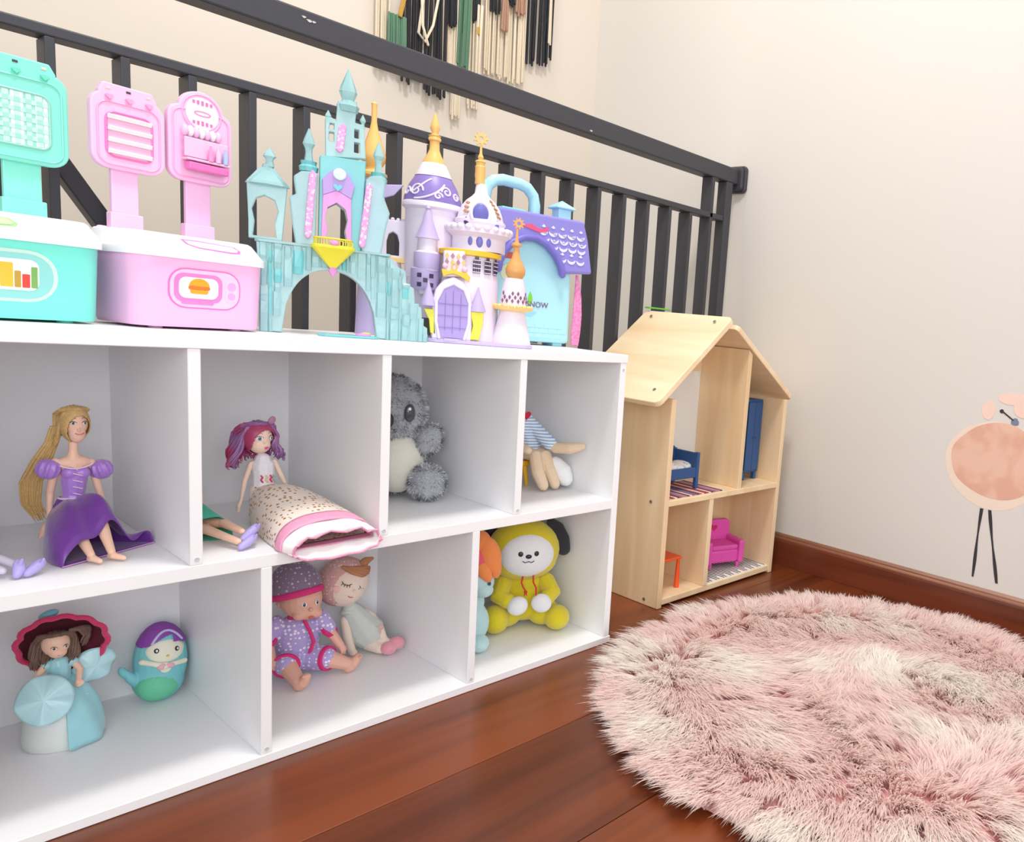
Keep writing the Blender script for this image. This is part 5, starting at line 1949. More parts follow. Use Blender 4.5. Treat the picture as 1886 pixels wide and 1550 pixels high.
# satin overskirt on the right half with folds
g = G(mm)
rings = []
for z_, rx in ((1.2, 40.5), (14, 41), (40, 37.5), (62, 31), (78, 20), (88, 10)):
    ring = []
    for j in range(29):
        a = math.radians(-88 + 176 * j / 28)
        w_ = 1.6 * math.sin(7 * a + z_ * 0.05)
        ring.append(((rx + w_) * math.cos(a), (rx * 0.95 + w_) * math.sin(a) - 1, z_))
    rings.append(ring)
g.loft(rings, cap0=False, cap1=False, closed=False)
o = g.build('satin_overskirt', bluesat2, CD, sub=1)
so = o.modifiers.new('thick', 'SOLIDIFY')
so.thickness = 0.0012
# round satin flounces: apron in front, one behind on the right
for nm, c, r_, ny, nz, tilt_, mt in (('apron_flounce', (-18, -37, 74), 27, 0, 0, (-24, 0, -14), bluesat), ('back_flounce', (32, 0, 92), 22, 0, 0, (4, 30, 14), bluesat)):
    g = G(mm)
    R_ = rotm(tilt_)
    rings = []
    for q, rad in enumerate((0.5, 7, 15, 22, r_)):
        ring = []
        for j in range(36):
            a = 2 * PI * j / 36
            dep = -7 * (1 - (rad / r_) ** 2) + 3.6 * (rad / r_) ** 2 * math.sin(5 * a + 0.6) + 1.2 * (rad / r_) * math.sin(9 * a)
            ring.append(R_ @ np.array([rad * math.cos(a), dep, rad * 1.12 * math.sin(a)]) + np.array(c))
        rings.append(ring)
    g.loft(rings, cap0=True, cap1=False)
    o = g.build(nm, mt, CD, sub=1)
    so = o.modifiers.new('thick', 'SOLIDIFY')
    so.thickness = 0.0012
g = G(mm)
g.ell((-4, -9, 133), (13.5, 13.5, 16))
g.ell((-3, -15, 124), (9, 8, 8))
g.ell((-3.5, -22.3, 130), (1.4, 1.8, 1.6))
g.chain([(-3, -6, 120), (-2, -5, 108), (-2, -4, 100)], [4.6, 4.8, 8])
g.chain([(-2, -4, 102), (-1, -3, 84)], [12, 9])
g.chain([(-14, -6, 106), (-23, -14, 94), (-13, -28, 89)], [4.2, 4.2, 3.2])
fingers(g, (-13, -28, 89), (-3, -33, 87), 2.4, 1)
g.chain([(11, -6, 106), (17, -12, 95), (15, -20, 86)], [4.2, 4.0, 3.2])
fingers(g, (15, -20, 86), (13, -26, 78), 2.4, -1)
g.build('body', skin1, CD, voxel=0.0009, relax=3)
g = G(mm)
g.chain([(-2, -4, 104), (-1, -4, 84)], [12.8, 10.5])
g.ell((-13, -6, 105), (6, 6, 6))
g.ell((11, -6, 105), (6, 6, 6))
g.build('bodice', bluesat2, CD, voxel=0.001, relax=3)
F = Face(CD, (-4, -11, 130), (12.2, 13, 16), fa=14)
eyes(F, 5.6, 1.5, 2.4, 2.0, M('brown_iris', (92, 70, 56), 0.25))
F.line([(-2.4, -8), (0, -8.8), (2.4, -8)], 0.55, lipm, 'lips', lift=0.3)
st = []
for a in np.linspace(-125, 125, 26):
    ca, sa = math.sin(math.radians(a)), math.cos(math.radians(a))
    st.append([(-4 + 5 * ca, -20 + 8 * (1 - sa), 144 + 3 * sa), (-4 + 15 * ca, -10, 148 - 4 * abs(ca)), (-4 + 19 * ca, -4, 134), (-5 + 20 * ca, -6, 116), (-6 + 17 * ca, -8, 103)])
for k in range(6):
    st.append([(10 + k * 2, -12 + k, 148), (18 + k * 1.8, -10 + k, 146), (24 + k, -8 + k, 136), (22, -6 + k, 124)])
locks(CD, st, M('brown_curly_hair', (112, 88, 76), 0.6, 0.25, 200), 'hair', 2.2, 5, 2.0, 2.2)
# scalloped bonnet: a bowl sitting on the crown, tipped back, its open side facing forward and down
Rb = rotm((0, 20, 0)) @ rotm((-74, 0, 0))


def bowl(sc, dep, scallop, cz=0.0):
    rings = []
    for q in range(9):
        t_ = q / 8
        r_ = sc * math.sin(t_ * PI / 2)
        h_ = dep * math.cos(t_ * PI / 2)
        ring = []
        for j in range(56):
            a = 2 * PI * j / 56
            w_ = scallop * t_ ** 3 * abs(math.sin(6 * a))
            v_ = np.array([(max(r_, .4) + w_) * math.cos(a), (max(r_, .4) * 0.92 + w_) * math.sin(a), h_ + cz])
            ring.append(Rb @ v_ + np.array([3, -5, 130]))
        rings.append(ring)
    return rings


g = G(mm)
g.loft(bowl(40, 30, 3.0), cap0=True, cap1=False)
hat = g.build('bonnet', mag, CD)
so = hat.modifiers.new('thick', 'SOLIDIFY')
so.thickness = 0.002
g = G(mm)
g.loft(bowl(37.5, 27.5, 2.0, -0.5), cap0=True, cap1=False)
g.build('bonnet_lining', plum, hat)
rim = bowl(40, 30, 3.0)[-1]
g = G(mm)
g.chain([tuple(p) for p in rim] + [tuple(rim[0])], 3.2, seg=8, ends=False)
g.build('bonnet_rim', mag, hat)
g = G(mm)
g.ell((-8, 6, 166), (10, 6, 5), rot=(0, -20, 0))
g.build('blue_bow', M('sky_blue_ribbon', (128, 190, 208), 0.4), hat)

# ---- mermaid squishy
MM_ = thing('mermaid_plush', 'round blue mermaid toy with cream face and green tail, lower left compartment', 'plush toy', (0.249, 0.245, ZB), -8)
aqp = M('soft_aqua_foam', (126, 200, 208), 0.65, 0.03, 40, 0.2, 600)
g = G(mm)
g.ell((0, 0, 58), (31, 27, 54))
g.ell((-3, -2, 32), (30, 27, 32))
g.chain([(-24, -6, 34), (-34, -12, 44), (-40, -12, 54)], [10, 7, 4])
g.ell((-42, -12, 54), (5, 4, 9), rot=(0, -20, 0))
body = g.build('body', aqp, MM_, voxel=0.0012, relax=5)
g = G(mm)
g.ell((1, 0, 60.5), (31.8, 27.8, 52.5))
gg = g.build('hair_cap', M('violet_foam', (140, 70, 168), 0.6, 0.05, 40, 0.2, 600), body, voxel=0.0012, relax=1)
bm = bmesh.new()
bm.from_mesh(gg.data)
kill = [f for f in bm.faces if (lambda c: c.z * 1000 < 92 + 7 * math.sin((c.x * 1000 + 6) / 11.0) - (10 if c.x > 0.012 else 0))(f.calc_center_median())]
bmesh.ops.delete(bm, geom=kill, context='FACES')
bm.to_mesh(gg.data)
bm.free()
F = Face(MM_, (0, 0, 58), (31.2, 27.2, 54.2), fa=6)
fs = F.patch(2, 20, 23, 15.5, M('cream_face_foam', (236, 234, 214), 0.65, 0.02), 'face', lift=1.6, ang=4)
for x_, z_ in ((-9.5, 23), (12.5, 20.5)):
    e_ = F.spot(x_, z_, 2.9, 3.4, black, 'eye', parent=fs, lift=1.7, thick=0.8)
    F.spot(x_ + 0.4, z_, 1.3, 1.7, eyewhite, 'glint', parent=e_, lift=2.3, thick=0.5)
F.spot(1.5, 14.5, 1.8, 1.4, M('yellow_beak', (226, 190, 60), 0.5), 'beak', parent=fs, lift=2.4, thick=1)
g = G(mm)
F2 = Face(MM_, (0, 0, 58), (31.2, 27.2, 54.2), fa=6)
g.chain([F2.at(-24, 8.5, 0.6)[0], F2.at(-14, 6, 1.4)[0], F2.at(-2, 0, 1.6)[0], F2.at(10, 1, 1.5)[0], F2.at(22, -1, 0.8)[0]], [4.2, 3.4, 4.4, 3.4, 4.0], seg=12)
g.ell(F2.at(-1, -2, 0.8)[0], (7, 2.4, 8))
g.build('arms', M('cream_face_foam', (236, 234, 214), 0.65, 0.02), MM_, voxel=0.0009, relax=3)
for x_ in (-5.5, 3.5):
    F2.spot(x_, 1.0, 5.0, 3.8, M('shell_pink', (236, 176, 190), 0.6, 0.03), 'shell_top', lift=4.2, thick=1.6, ang=20 if x_ > 0 else -20)
g = G(mm)
g.ell((-5, -9.5, 28), (25.5, 22, 25), seg=36, rings=24)
g.build('tail', M('mint_tail_foam', (106, 200, 160), 0.6, 0.05, 60, 0.5, 300), MM_)
g = G(mm)
g.chain([F2.at(x_, 46 - 0.055 * (x_ - 3) ** 2, 1.4)[0] for x_ in np.linspace(-13, 20, 12)], 1.7, seg=8)
g.build('headband', M('pale_lilac_band', (196, 190, 226), 0.5), MM_)

# ---- baby doll in a spotted sleepsuit
spot = pattern('lilac_spotted_cotton', (182, 166, 222), (240, 238, 248), 'dots', 160, 0.3, 0.85, sheen=0.2)
spot2 = pattern('grey_spotted_cap', (134, 116, 140), (196, 186, 200), 'dots', 170, 0.25, 0.85, sheen=0.2)
pinkc = M('raspberry_cotton', (222, 54, 126), 0.85, 0.04, 120, 0.3, 700)
BD = thing('baby_doll', 'baby doll in a lilac spotted sleepsuit and spotted cap with raspberry brim', 'doll', (0.435, 0.205, ZB), -15)
g = G(mm)
g.ell((-19, -4, 120), (29, 29, 30))
g.ell((-13, -15, 105), (19, 18, 16))
g.ell((-10, -34, 111), (3, 3.4, 2.8))
g.ell((-2, -24, 101), (9, 8, 8))
g.ell((-24, -26, 101), (9, 8, 8))
g.ell((-47, 0, 115), (4, 6, 8))
g.chain([(-20, -2, 96), (-22, 0, 84)], [11, 13])
g.ell((-24, 0, 52), (28, 22, 40))
g.chain([(10, -2, 80), (18, -10, 64), (33, -20, 40)], [10, 8.5, 6.5])
fingers(g, (33, -20, 40), (40, -25, 27), 4.0, -1)
g.chain([(-52, -4, 80), (-64, -14, 60), (-60, -34, 40)], [10, 8.5, 6.5])
fingers(g, (-60, -34, 40), (-56, -44, 28), 4.0, 1)
for kn, an, ft, z in (((-42, -42, 30), (-30, -72, 14), (-22, -80, 24), 0), ((14, -34, 27), (42, -40, 14), (56, -36, 22), 0)):
    g.chain([(-24 + (12 if kn[0] > 0 else -8), -8, 24), kn, an], [19, 14, 9.5])
    g.chain([(an[0], an[1], 9.5), ((an[0] + ft[0]) / 2, (an[1] + ft[1]) / 2, 14), ft], [9, 8.5, 6.5])
    for q in range(5):
        s_ = (q - 2) * 2.7
        dirx, diry = (0.75, 0.35) if kn[0] < 0 else (0.3, -0.9)
        g.ell((ft[0] + s_ * dirx, ft[1] + s_ * diry - 3, ft[2] + 3.5 - abs(q - 1) * 0.5), 2.3 if q else 3.0)
g.build('body', skin3, BD, voxel=0.0011, relax=3)
F = Face(BD, (-17, -6, 114), (27, 28.5, 28), fa=16)
eyes(F, 9.2, 5.5, 3.3, 3.6, M('slate_iris', (70, 76, 90), 0.2), lashes=False)
F.spot(0.5, -14.5, 4.2, 1.8, M('coral_lip', (214, 104, 92), 0.45), 'lips', lift=2.8, thick=1.2)
F.spot(0.5, -16.6, 3.2, 1.6, M('coral_lip', (214, 104, 92), 0.45), 'lips', lift=2.6, thick=1.2)
g = G(mm)
g.ell((-24, 0, 54), (32, 26, 41))
g.chain([(8, -1, 84), (17, -8, 68)], [13, 12.5])
g.chain([(-52, -3, 84), (-62, -12, 66)], [13, 12.5])
g.chain([(-32, -8, 26), (-42, -38, 30)], [22, 18])
g.chain([(-14, -8, 26), (10, -30, 27)], [22, 18.5])
su = g.build('sleepsuit', spot, BD, voxel=0.0013, relax=5)
for nm, c, r_, ro in (('cuff', (18.5, -10, 65), 12.6, (28, 38, 0)), ('cuff', (-63.5, -14, 63), 12.6, (30, -36, 0)), ('cuff', (-43, -41, 30), 18.2, (88, 0, -14)), ('cuff', (13, -32, 27), 18.6, (85, 0, 46))):
    g = G(mm)
    g.lathe([(r_ - 2, -3.2), (r_ + 0.6, -3.2), (r_ + 0.8, 3.2), (r_ - 2, 3.2)], c, rot=ro, seg=26)
    g.build(nm, pinkc, su, bevel=0.0006)
g = G(mm)
g.lathe([(14, -3), (16.5, -3), (15, 3.5), (12.5, 3.5)], (-21, -3, 91), rot=(-10, 4, 0), seg=26)
g.build('collar', pinkc, su, bevel=0.0006)
g = G(mm)
g.chain([(-16, -19, 88), (-10, -26.5, 74), (-5, -28.5, 56), (-10, -29, 40), (-16, -28, 26)], 2.6, seg=8)
g.build('front_piping', pinkc, su)
capp = [((-24, 2, 136), (37, 35, 42))]
g = G(mm)
g.ell((-25, 2, 136), (36, 35, 43), rot=(0, -8, 0))
cap = g.build('cap', spot2, BD, voxel=0.0014, relax=2)
bm = bmesh.new()
bm.from_mesh(cap.data)
kill = [f for f in bm.faces if (lambda c: c.z * 1000 < 131 + 0.16 * (c.x * 1000 + 24) + 0.28 * -(c.y * 1000))(f.calc_center_median())]
bmesh.ops.delete(bm, geom=kill, context='FACES')
bm.to_mesh(cap.data)
bm.free()
g = G(mm)
pts0, pts1 = [], []
for a in np.linspace(-100, 100, 24):
    ca, sa = math.sin(math.radians(a)), math.cos(math.radians(a))
    x_, y_ = -25 + 35.5 * ca, 2 - 34.5 * sa
    z_ = 132 + 0.16 * (x_ + 24) + 0.28 * -y_
    pts0.append((x_, y_, z_ + 2))
    pts1.append((-25 + 38 * ca, 2 - 40 * sa, z_ - 7))
g.loft([pts0, [((a[0] + b[0]) / 2 * 1.0 + 0.6 * (1 if a[0] > -24 else -1), (a[1] + b[1]) / 2 - 1.5, (a[2] + b[2]) / 2 + 0.5) for a, b in zip(pts0, pts1)], pts1], cap0=False, cap1=False, closed=False)
o = g.build('cap_brim', pinkc, cap, sub=1)
so = o.modifiers.new('thick', 'SOLIDIFY')
so.thickness = 0.002

# ---- sleeping rag doll leaning beside the baby
cream = M('cream_cotton_skin', (240, 220, 204), 0.9, 0.02, 120, 0.25, 900, sheen=0.2)
sage = M('pale_sage_linen', (206, 212, 206), 0.9, 0.04, 120, 0.4, 700)
rosep = pattern('dusty_rose_spots', (216, 168, 164), (240, 222, 214), 'dots', 190, 0.22, 0.9)
AD = thing('sleeping_rag_doll', 'rag doll with closed eyes, rosy spotted hood and pale sage dress leaning right', 'doll', (0.505, 0.228, ZB + 0.0015), -15)
g = G(mm)
g.ell((-12, 0, 120), (35, 29, 40), rot=(0, 24, 0))
g.chain([(-8, 2, 86), (2, 0, 62)], [9, 11])
g.ell((16, 0, 42), (24, 19, 34), rot=(0, -28, 0))
g.chain([(-12, -6, 58), (-10, -16, 30), (-4, -20, 6)], [8, 7.5, 6.5])
g.ell((-3, -21, 5.6), (7, 7, 5.5))
g.chain([(24, -2, 60), (38, -14, 40), (42, -24, 24)], [8, 7, 6])
g.chain([(22, -14, 14), (36, -34, 9)], [12, 8.5])
g.chain([(34, -12, 17), (50, -30, 14)], [12, 8])
g.build('body', cream, AD, voxel=0.0014, relax=4)
g = G(mm)
g.chain([(-2, 0, 70), (8, -1, 52), (20, -4, 32)], [17, 23, 30])
g.build('dress', sage, AD, voxel=0.0014, relax=4)
g = G(mm)
for x_, z_ in ((32, 43), (36, 36), (40, 43)):
    g.ell((x_ - 2, -26 + (x_ - 32) * .3, z_), (4.2, 1.8, 4.6))
g.build('rose_motif', M('dusty_rose_print', (218, 176, 172), 0.9), AD)
g = G(mm)
for k in range(16):
    a = PI + PI * k / 15
    g.ell((-3 + 14 * math.cos(a), -1 + 13 * math.sin(a), 71 + 1.5 * math.cos(3 * a)), (3.5, 3, 4))
g.build('neck_frill', sage, AD, voxel=0.0012, relax=2)
for c in ((47, -40, 11), (60, -34, 15)):
    g = G(mm)
    g.ell(c, (13, 12, 11))
    g.build('pink_bootie', M('pink_bootie_plush', (238, 160, 176), 0.95, 0.05, 200, 0.5, 900, sheen=0.5), AD, voxel=0.0012)
F = Face(AD, (-12, 0, 120), (35, 29, 40), fa=16, roll=24)
for ex in (-13, 15):
    F.line([(ex - 7, 4), (ex - 3, 0.5), (ex + 3, 0.5), (ex + 7, 4)], 0.6, black, 'closed_eye', lift=0.5)
    for q in range(4):
        F.line([(ex - 5 + q * 3.3, 1.4 + 0.6 * abs(q - 1.5)), (ex - 6.2 + q * 4.1, -3.0 + 0.8 * abs(q - 1.5))], 0.5, black, 'lash', lift=0.5)
F.line([(-2, -16), (2, -17.2), (6, -16)], 0.6, M('red_stitch', (196, 96, 90), 0.8), 'mouth', lift=0.5)
F.spot(2, -5, 2.6, 2.0, M('cream_nose', (240, 214, 196), 0.9), 'nose', lift=0.8, thick=2.4)
F.spot(-22, -10, 6, 5, M('blush_felt', (242, 196, 190), 0.95), 'cheek', lift=0.05, thick=0.6)
# hood around the left and top of the head, a swept brown fringe and one ear of the hood
g = G(mm)
g.ell((-15, 3, 122), (37.5, 32, 42), rot=(0, 24, 0))
hood = g.build('hood', rosep, AD, voxel=0.0014, relax=2)
bm = bmesh.new()
bm.from_mesh(hood.data)
Ri = F.R.T


def openface(c):
    q = Ri @ (np.array([c.x, c.y, c.z]) * 1000 - np.array([-12, 0, 120]))
    return q[1] < 2 and ((q[0] - 5) / 31) ** 2 + ((q[2] + 1) / 33) ** 2 < 1


kill = [f for f in bm.faces if openface(f.calc_center_median())]
bmesh.ops.delete(bm, geom=kill, context='FACES')
bm.to_mesh(hood.data)
bm.free()
so = hood.modifiers.new('thick', 'SOLIDIFY')
so.thickness = 0.002
st = []
for k in range(9):
    st.append([F.at(-22 + k * 1.2, 24 + k * 0.2, 2)[0], F.at(-10 + k * 2.0, 20 + k * 1.3, 4)[0], F.at(4 + k * 1.6, 19 + k * 1.5, 4)[0], F.at(16 + k * 0.6, 24 + k * 0.8, 3)[0]])
locks(AD, st, M('chestnut_felt', (192, 134, 96), 0.9, 0.1, 200), 'fringe', 1.8, 5, 3.2)
g = G(mm)
g.chain([F.at(8, 36, 0)[0], F.at(10, 37, 8)[0], F.at(12, 36, 16)[0]], [8, 6.5, 3])
g.build('hood_ear', M('chestnut_felt', (192, 134, 96), 0.9, 0.1, 200), AD, voxel=0.0012)

# ---- yellow plush puppy
yp = M('yellow_plush', (222, 204, 36), 0.95, 0.05, 150, 0.5, 900, sheen=0.35)
wp = M('white_plush', (240, 240, 244), 0.95, 0.02, 150, 0.5, 900, sheen=0.4)
YD = thing('yellow_plush_puppy', 'yellow hooded plush puppy with white paws and floppy black ears seated lower right', 'plush toy', (0.774, 0.15, ZB + 0.0003), -30)
plush(YD, 'body', [((9, 4, 52), (42, 34, 44)), ((9, 6, 82), (36, 30, 30)), ((-44, -36, 28), (25, 28, 26)), ((66, -34, 24), (24, 28, 23)), ((-24, -12, 30), (30, 28, 26)), ((44, -10, 28), (30, 28, 25))], yp)
hd = plush(YD, 'hood', [((5, 0, 150), (66, 48, 57)), ((5, 0, 132), (62, 44, 42))], yp, relax=5)
F = Face(YD, (5, 0, 148), (66, 48.5, 58), fa=0)
fc = F.patch(3, -2, 48, 42, wp, 'face', lift=3.0, power=6)
for x_ in (-11, 16):
    e_ = F.spot(x_, 6, 4.4, 4.8, black, 'eye', parent=fc, lift=3.0, thick=1.4)
F.spot(2.5, 1.5, 5.6, 4.0, black, 'nose', parent=fc, lift=3.4, thick=2.4)
F.line([(-7, -7), (-3, -9.5), (2.5, -7.5), (8, -9.5), (12, -7)], 0.9, black, 'mouth', parent=fc, lift=3.1)
for s_, pts in ((1, [(52, 0, 200), (65, 0, 188), (73, -6, 168), (76, -8, 150)]), (-1, [(-40, 16, 190), (-56, 20, 180), (-63, 20, 164), (-65, 20, 148)])):
    g = G(mm)
    pp = [np.array(p, float) for p in pts]
    for q in range(13):
        t_ = q / 4
        i_ = min(2, int(t_))
        p = pp[i_] + (pp[i_ + 1] - pp[i_]) * (t_ - i_)
        r_ = np.interp(t_, [0, 1, 2, 3], [9, 12.5, 14.5, 13.5])
        g.ell(tuple(p), (r_, 7, r_ * 1.05), rot=(0, 30 * s_ * -1, 0))
    g.build('ear', M('black_plush', (44, 44, 50), 0.95, 0.08, 150, 0.4, 900, sheen=0.3), YD, voxel=0.0018, relax=5)
for s_, sh, el, pw in ((-1, (-30, -4, 88), (-38, -30, 68), (-8, -52, 57)), (1, (46, -4, 88), (56, -28, 70), (34, -52, 60))):
    g = G(mm)
    g.chain([sh, el, tuple((np.array(el) + np.array(pw)) / 2)], [17, 17, 15])
    am = g.build('arm', yp, YD, voxel=0.0018, relax=4)
    g = G(mm)
    g.ell(pw, (19, 14, 17.5), rot=(0, 35 * s_, 0))
    g.build('white_paw', wp, am, voxel=0.0018, relax=2)
redc = M('red_drawstring', (206, 52, 50), 0.8)
for x_, z1 in ((0, 82), (18, 66)):
    g = G(mm)
    g.chain([(x_ + 2, -32, 108), (x_ + (1 if x_ else -2), -44, 98), (x_ + (6 if x_ else 2), -46 if x_ else -42, 88), (x_ + 6, -56 if x_ else -44, z1)], 1.5, seg=8)
    e_ = np.array((x_ + 6, -57 if x_ else -45, z1 - 2))
    g.ell(tuple(e_), 3.2)
    for q in (-1, 1):
        g.chain([e_, e_ + np.array([q * 2, 0, -6])], 1.1, seg=6)
    g.build('drawstring', redc, YD)

# ---- pale blue plush with an orange and pink mane, mostly behind the divider
paleb = M('pale_blue_plush', (190, 226, 230), 0.95, 0.03, 150, 0.5, 900, sheen=0.4)
orp = M('orange_plush', (244, 146, 80), 0.95, 0.05, 150, 0.4, 900, sheen=0.3)
pkp = M('coral_pink_plush', (236, 96, 120), 0.95, 0.05, 150, 0.4, 900, sheen=0.3)
OP = thing('orange_maned_plush', 'pale blue plush toy with an orange and pink mane peeping from behind the divider', 'plush toy', (0.655, 0.112, ZB + 0.0003), -35)
plush(OP, 'body', [((-2, 8, 44), (27, 26, 38)), ((10, -18, 16), (17, 20, 15.4)), ((-24, -16, 16), (17, 20, 15.4)), ((0, 2, 84), (16, 16, 22))], paleb)
hd = plush(OP, 'head', [((2, -2, 122), (29, 27, 27)), ((14, -18, 112), (16, 15, 13))], paleb)
F = Face(OP, (2, -2, 122), (29, 27, 27), fa=0)
for x_ in (-12, 20):
    e_ = F.spot(x_, 2, 3.6, 5.0, M('dark_teal_eye', (40, 70, 84), 0.2), 'eye', parent=hd, lift=0.8, thick=1.2)
for k, (c, r_, ro, m_) in enumerate((((0, -8, 190), (24, 16, 26), (0, 10, 0), orp), ((20, -12, 172), (20, 14, 34), (0, -14, 0), orp), ((2, -20, 164), (13, 10, 32), (0, -18, 0), pkp), ((-18, -6, 176), (20, 14, 32), (0, 16, 0), pkp),
                                     ((12, -22, 148), (11, 9, 24), (0, -30, 0), orp), ((30, -12, 156), (11, 10, 26), (0, -8, 0), orp), ((-8, 10, 184), (24, 14, 34), (0, 0, 0), orp))):
    plush(OP, 'mane_lock', [(c, r_, ro)], m_, voxel=0.0018, relax=1)
# ================================================================== wooden dollhouse
birch = wood('pale_birch_ply', (226, 192, 148), (244, 220, 184), 'Z', (26, 26, 2.2), 0.5, 0.45)
birchx = wood('pale_birch_board', (228, 194, 150), (246, 224, 188), 'Y', (24, 2.4, 24), 0.5, 0.45)
HX, HY = 1.2655, 0.058
HW_, HD = 0.417, 0.232
T_ = 0.0135
DH = thing('dollhouse', 'open pale wooden dollhouse with pitched roof between the shelf and wall', 'dollhouse', (HX, HY, 0.0))
XL, XR = -HW_ / 2, HW_ / 2
XRG, ZR = -0.030, 0.628
EL, ZEL = -0.250, 0.436
ER, ZER = 0.222, 0.444


def hbox(name, x0, x1, y0, y1, z0, z1, mat=birch, par=None):
    g_ = G()
    g_.box(((x0 + x1) / 2, (y0 + y1) / 2, (z0 + z1) / 2), (x1 - x0, y1 - y0, z1 - z0))
    return g_.build(name, mat, par or DH, smooth=False, bevel=0.0012)


hbox('side_wall', XL, XL + T_, 0, HD, 0.0005, 0.452)
hbox('side_wall', XR - T_, XR, 0, HD, 0.0005, 0.446)
hbox('ground_floor', XL + T_, XR - T_, 0.002, HD, 0.006, 0.0195, birchx)
hbox('upper_floor', XL + T_, XR - T_, 0.0, HD, 0.2235, 0.2365, birchx)
BD_ = 0.150
hbox('room_divider', -0.060, -0.060 + T_, 0.001, BD_ - 0.004, 0.0195, 0.2235)
# upper divider reaches up under the roof
g = G()
xd = 0.040
g.prism([(xd, 0.2365), (xd + T_, 0.2365), (xd + T_, 0.553), (xd, 0.563)], 0.003, BD_ - 0.004)
g.build('room_divider', birch, DH, smooth=False, bevel=0.001)
# back board, white in the upper rooms, with the wooden gable strip
g = G()
g.prism([(XL + T_, 0.2365), (XR - T_, 0.2365), (XR - T_, 0.450), (0.12, 0.505), (-0.16, 0.505), (XL + T_, 0.452)], BD_ - 0.004, BD_)
g.build('white_back_board', M('white_back_board', (232, 232, 228), 0.6, 0.01), DH, smooth=False)
g = G()
g.prism([(-0.165, 0.500), (0.125, 0.500), (XRG + 0.01, 0.612), (XRG - 0.02, 0.612)], BD_ - 0.005, BD_)
g.build('gable_board', birchx, DH, smooth=False)
g = G()
g.prism([(XL + T_, 0.0195), (XR - T_, 0.0195), (XR - T_, 0.2235), (XL + T_, 0.2235)], BD_ - 0.004, BD_)
g.build('lower_back_board', birch, DH, smooth=False)


def roofp(name, p0, p1, over0, over1, th, y0, y1, rad):
    """roof board between two (x, z) ends, rounded corners"""
    a, b = np.array(p0), np.array(p1)
    d_ = b - a
    L = np.linalg.norm(d_)
    d_ /= L
    n_ = np.array([-d_[1], d_[0]])
    if n_[1] < 0:
        n_ = -n_
    out = rrect((y0 + y1) / 2, L / 2, y1 - y0, L, rad, 4)
    g_ = G()
    bot = [(a[0] + d_[0] * w_, u_, a[1] + d_[1] * w_) for u_, w_ in out]
    top = [(p[0] + n_[0] * th, p[1], p[2] + n_[1] * th) for p in bot]
    g_.loft([bot, top])
    return g_.build(name, birchx2, DH, smooth=False, bevel=0.002)


birchx2 = wood('pale_birch_roof', (228, 194, 150), (246, 224, 188), 'X', (22, 2.2, 22), 0.45, 0.45)
rl = roofp('roof_panel', (EL, ZEL), (XRG - 0.002, ZR - 0.006), 0, 0, 0.0135, -0.006, 0.262, 0.014)
rr2 = roofp('roof_panel', (ER, ZER), (XRG + 0.010, ZR - 0.022), 0, 0, 0.0125, -0.002, 0.258, 0.010)
steel = M('zinc_screw', (150, 152, 156), 0.35, 0.05, metal=0.8)


def screw(loc, rot):
    g_ = G(mm)
    g_.lathe([(3.6, 0), (3.6, 1.0), (2.0, 1.2), (1.8, 0.5)], seg=14)
    o_ = g_.build('screw', steel, DH, smooth=False)
    o_.location = loc
    o_.rotation_euler = [math.radians(a) for a in rot]


for z in (0.229, 0.013):
    for y in (0.04, 0.19):
        screw((XL - 0.0004, y, z), (0, -90, 0))
dl = np.array([XRG - EL, ZR - ZEL])
dl = dl / np.linalg.norm(dl)
nl = np.array([-dl[1], dl[0]])
Lr = np.linalg.norm(np.array([XRG - EL, ZR - ZEL]))
for t_ in (0.12, 0.90):
    for y in (0.03, 0.225):
        p = np.array([EL, ZEL]) + dl * Lr * t_ + nl * 0.0136
        screw((p[0], y, p[1]), (0, -math.degrees(math.atan2(-nl[0], nl[1])) , 0))

gp = thing('green_toy_tray', 'thin bright green strip lying on the dollhouse ridge at the back', 'tray', (HX - 0.012, HY + 0.253, 0.6365))
g = G(mm)
g.box((0, 0, 2.2), (74, 16, 4))
g.build('tray', M('green_plastic', (104, 190, 70), 0.4, 0.04), gp, smooth=False, bevel=0.0012)

# ---- furniture inside the dollhouse
UF, GF = 0.2366, 0.0196
stripe_rug = pattern('red_striped_rug', (196, 84, 90), (60, 62, 80), 'stripes', 60, 0.4, 0.9)
rg1 = thing('striped_doll_rug', 'small red, blue and grey striped rug under the blue doll bed', 'rug', (HX - 0.085, HY + 0.070, UF))
cols_ = [(178, 60, 70), (226, 214, 206), (60, 62, 76), (196, 70, 80), (120, 150, 190), (214, 120, 120), (56, 56, 70), (226, 214, 206), (178, 60, 70), (100, 130, 180), (60, 62, 76), (206, 80, 90), (226, 214, 206), (150, 60, 76)]
for i in range(22):
    c_ = cols_[i % len(cols_)]
    g = G(mm)
    x_ = -92 + i * 8.0
    g.box((x_ + 4, 0, 0.9), (7.9, 122, 1.6))
    g.build('stripe', M('rug_stripe_%d' % (i % len(cols_)), c_, 0.95, 0.1, 300, 0.4, 900), rg1, smooth=False)
navyb = M('navy_blue_paint', (44, 84, 138), 0.5, 0.05, 40)
bed = thing('doll_bed', 'navy blue doll bed with white bedding upstairs in the dollhouse', 'bed', (HX - 0.098, HY + 0.090, UF + 0.0018))
g = G(mm)
g.prism([(-6, 18), (-6, 88), (0, 91), (2, 88), (2, 18)], -58, 58)
for (x0, h_) in ((-62, 66), (44, 84)):
    for y0 in (-36, 36):
        g = G(mm)
        g.box((x0, y0, h_ / 2), (9, 9, h_), taper=1.0)
        g.build('bed_post', navyb, bed, smooth=False, bevel=0.0012)
g = G(mm)
g.box((44, 0, 62), (7, 66, 40))
g.build('headboard', navyb, bed, smooth=False, bevel=0.0015)
g = G(mm)
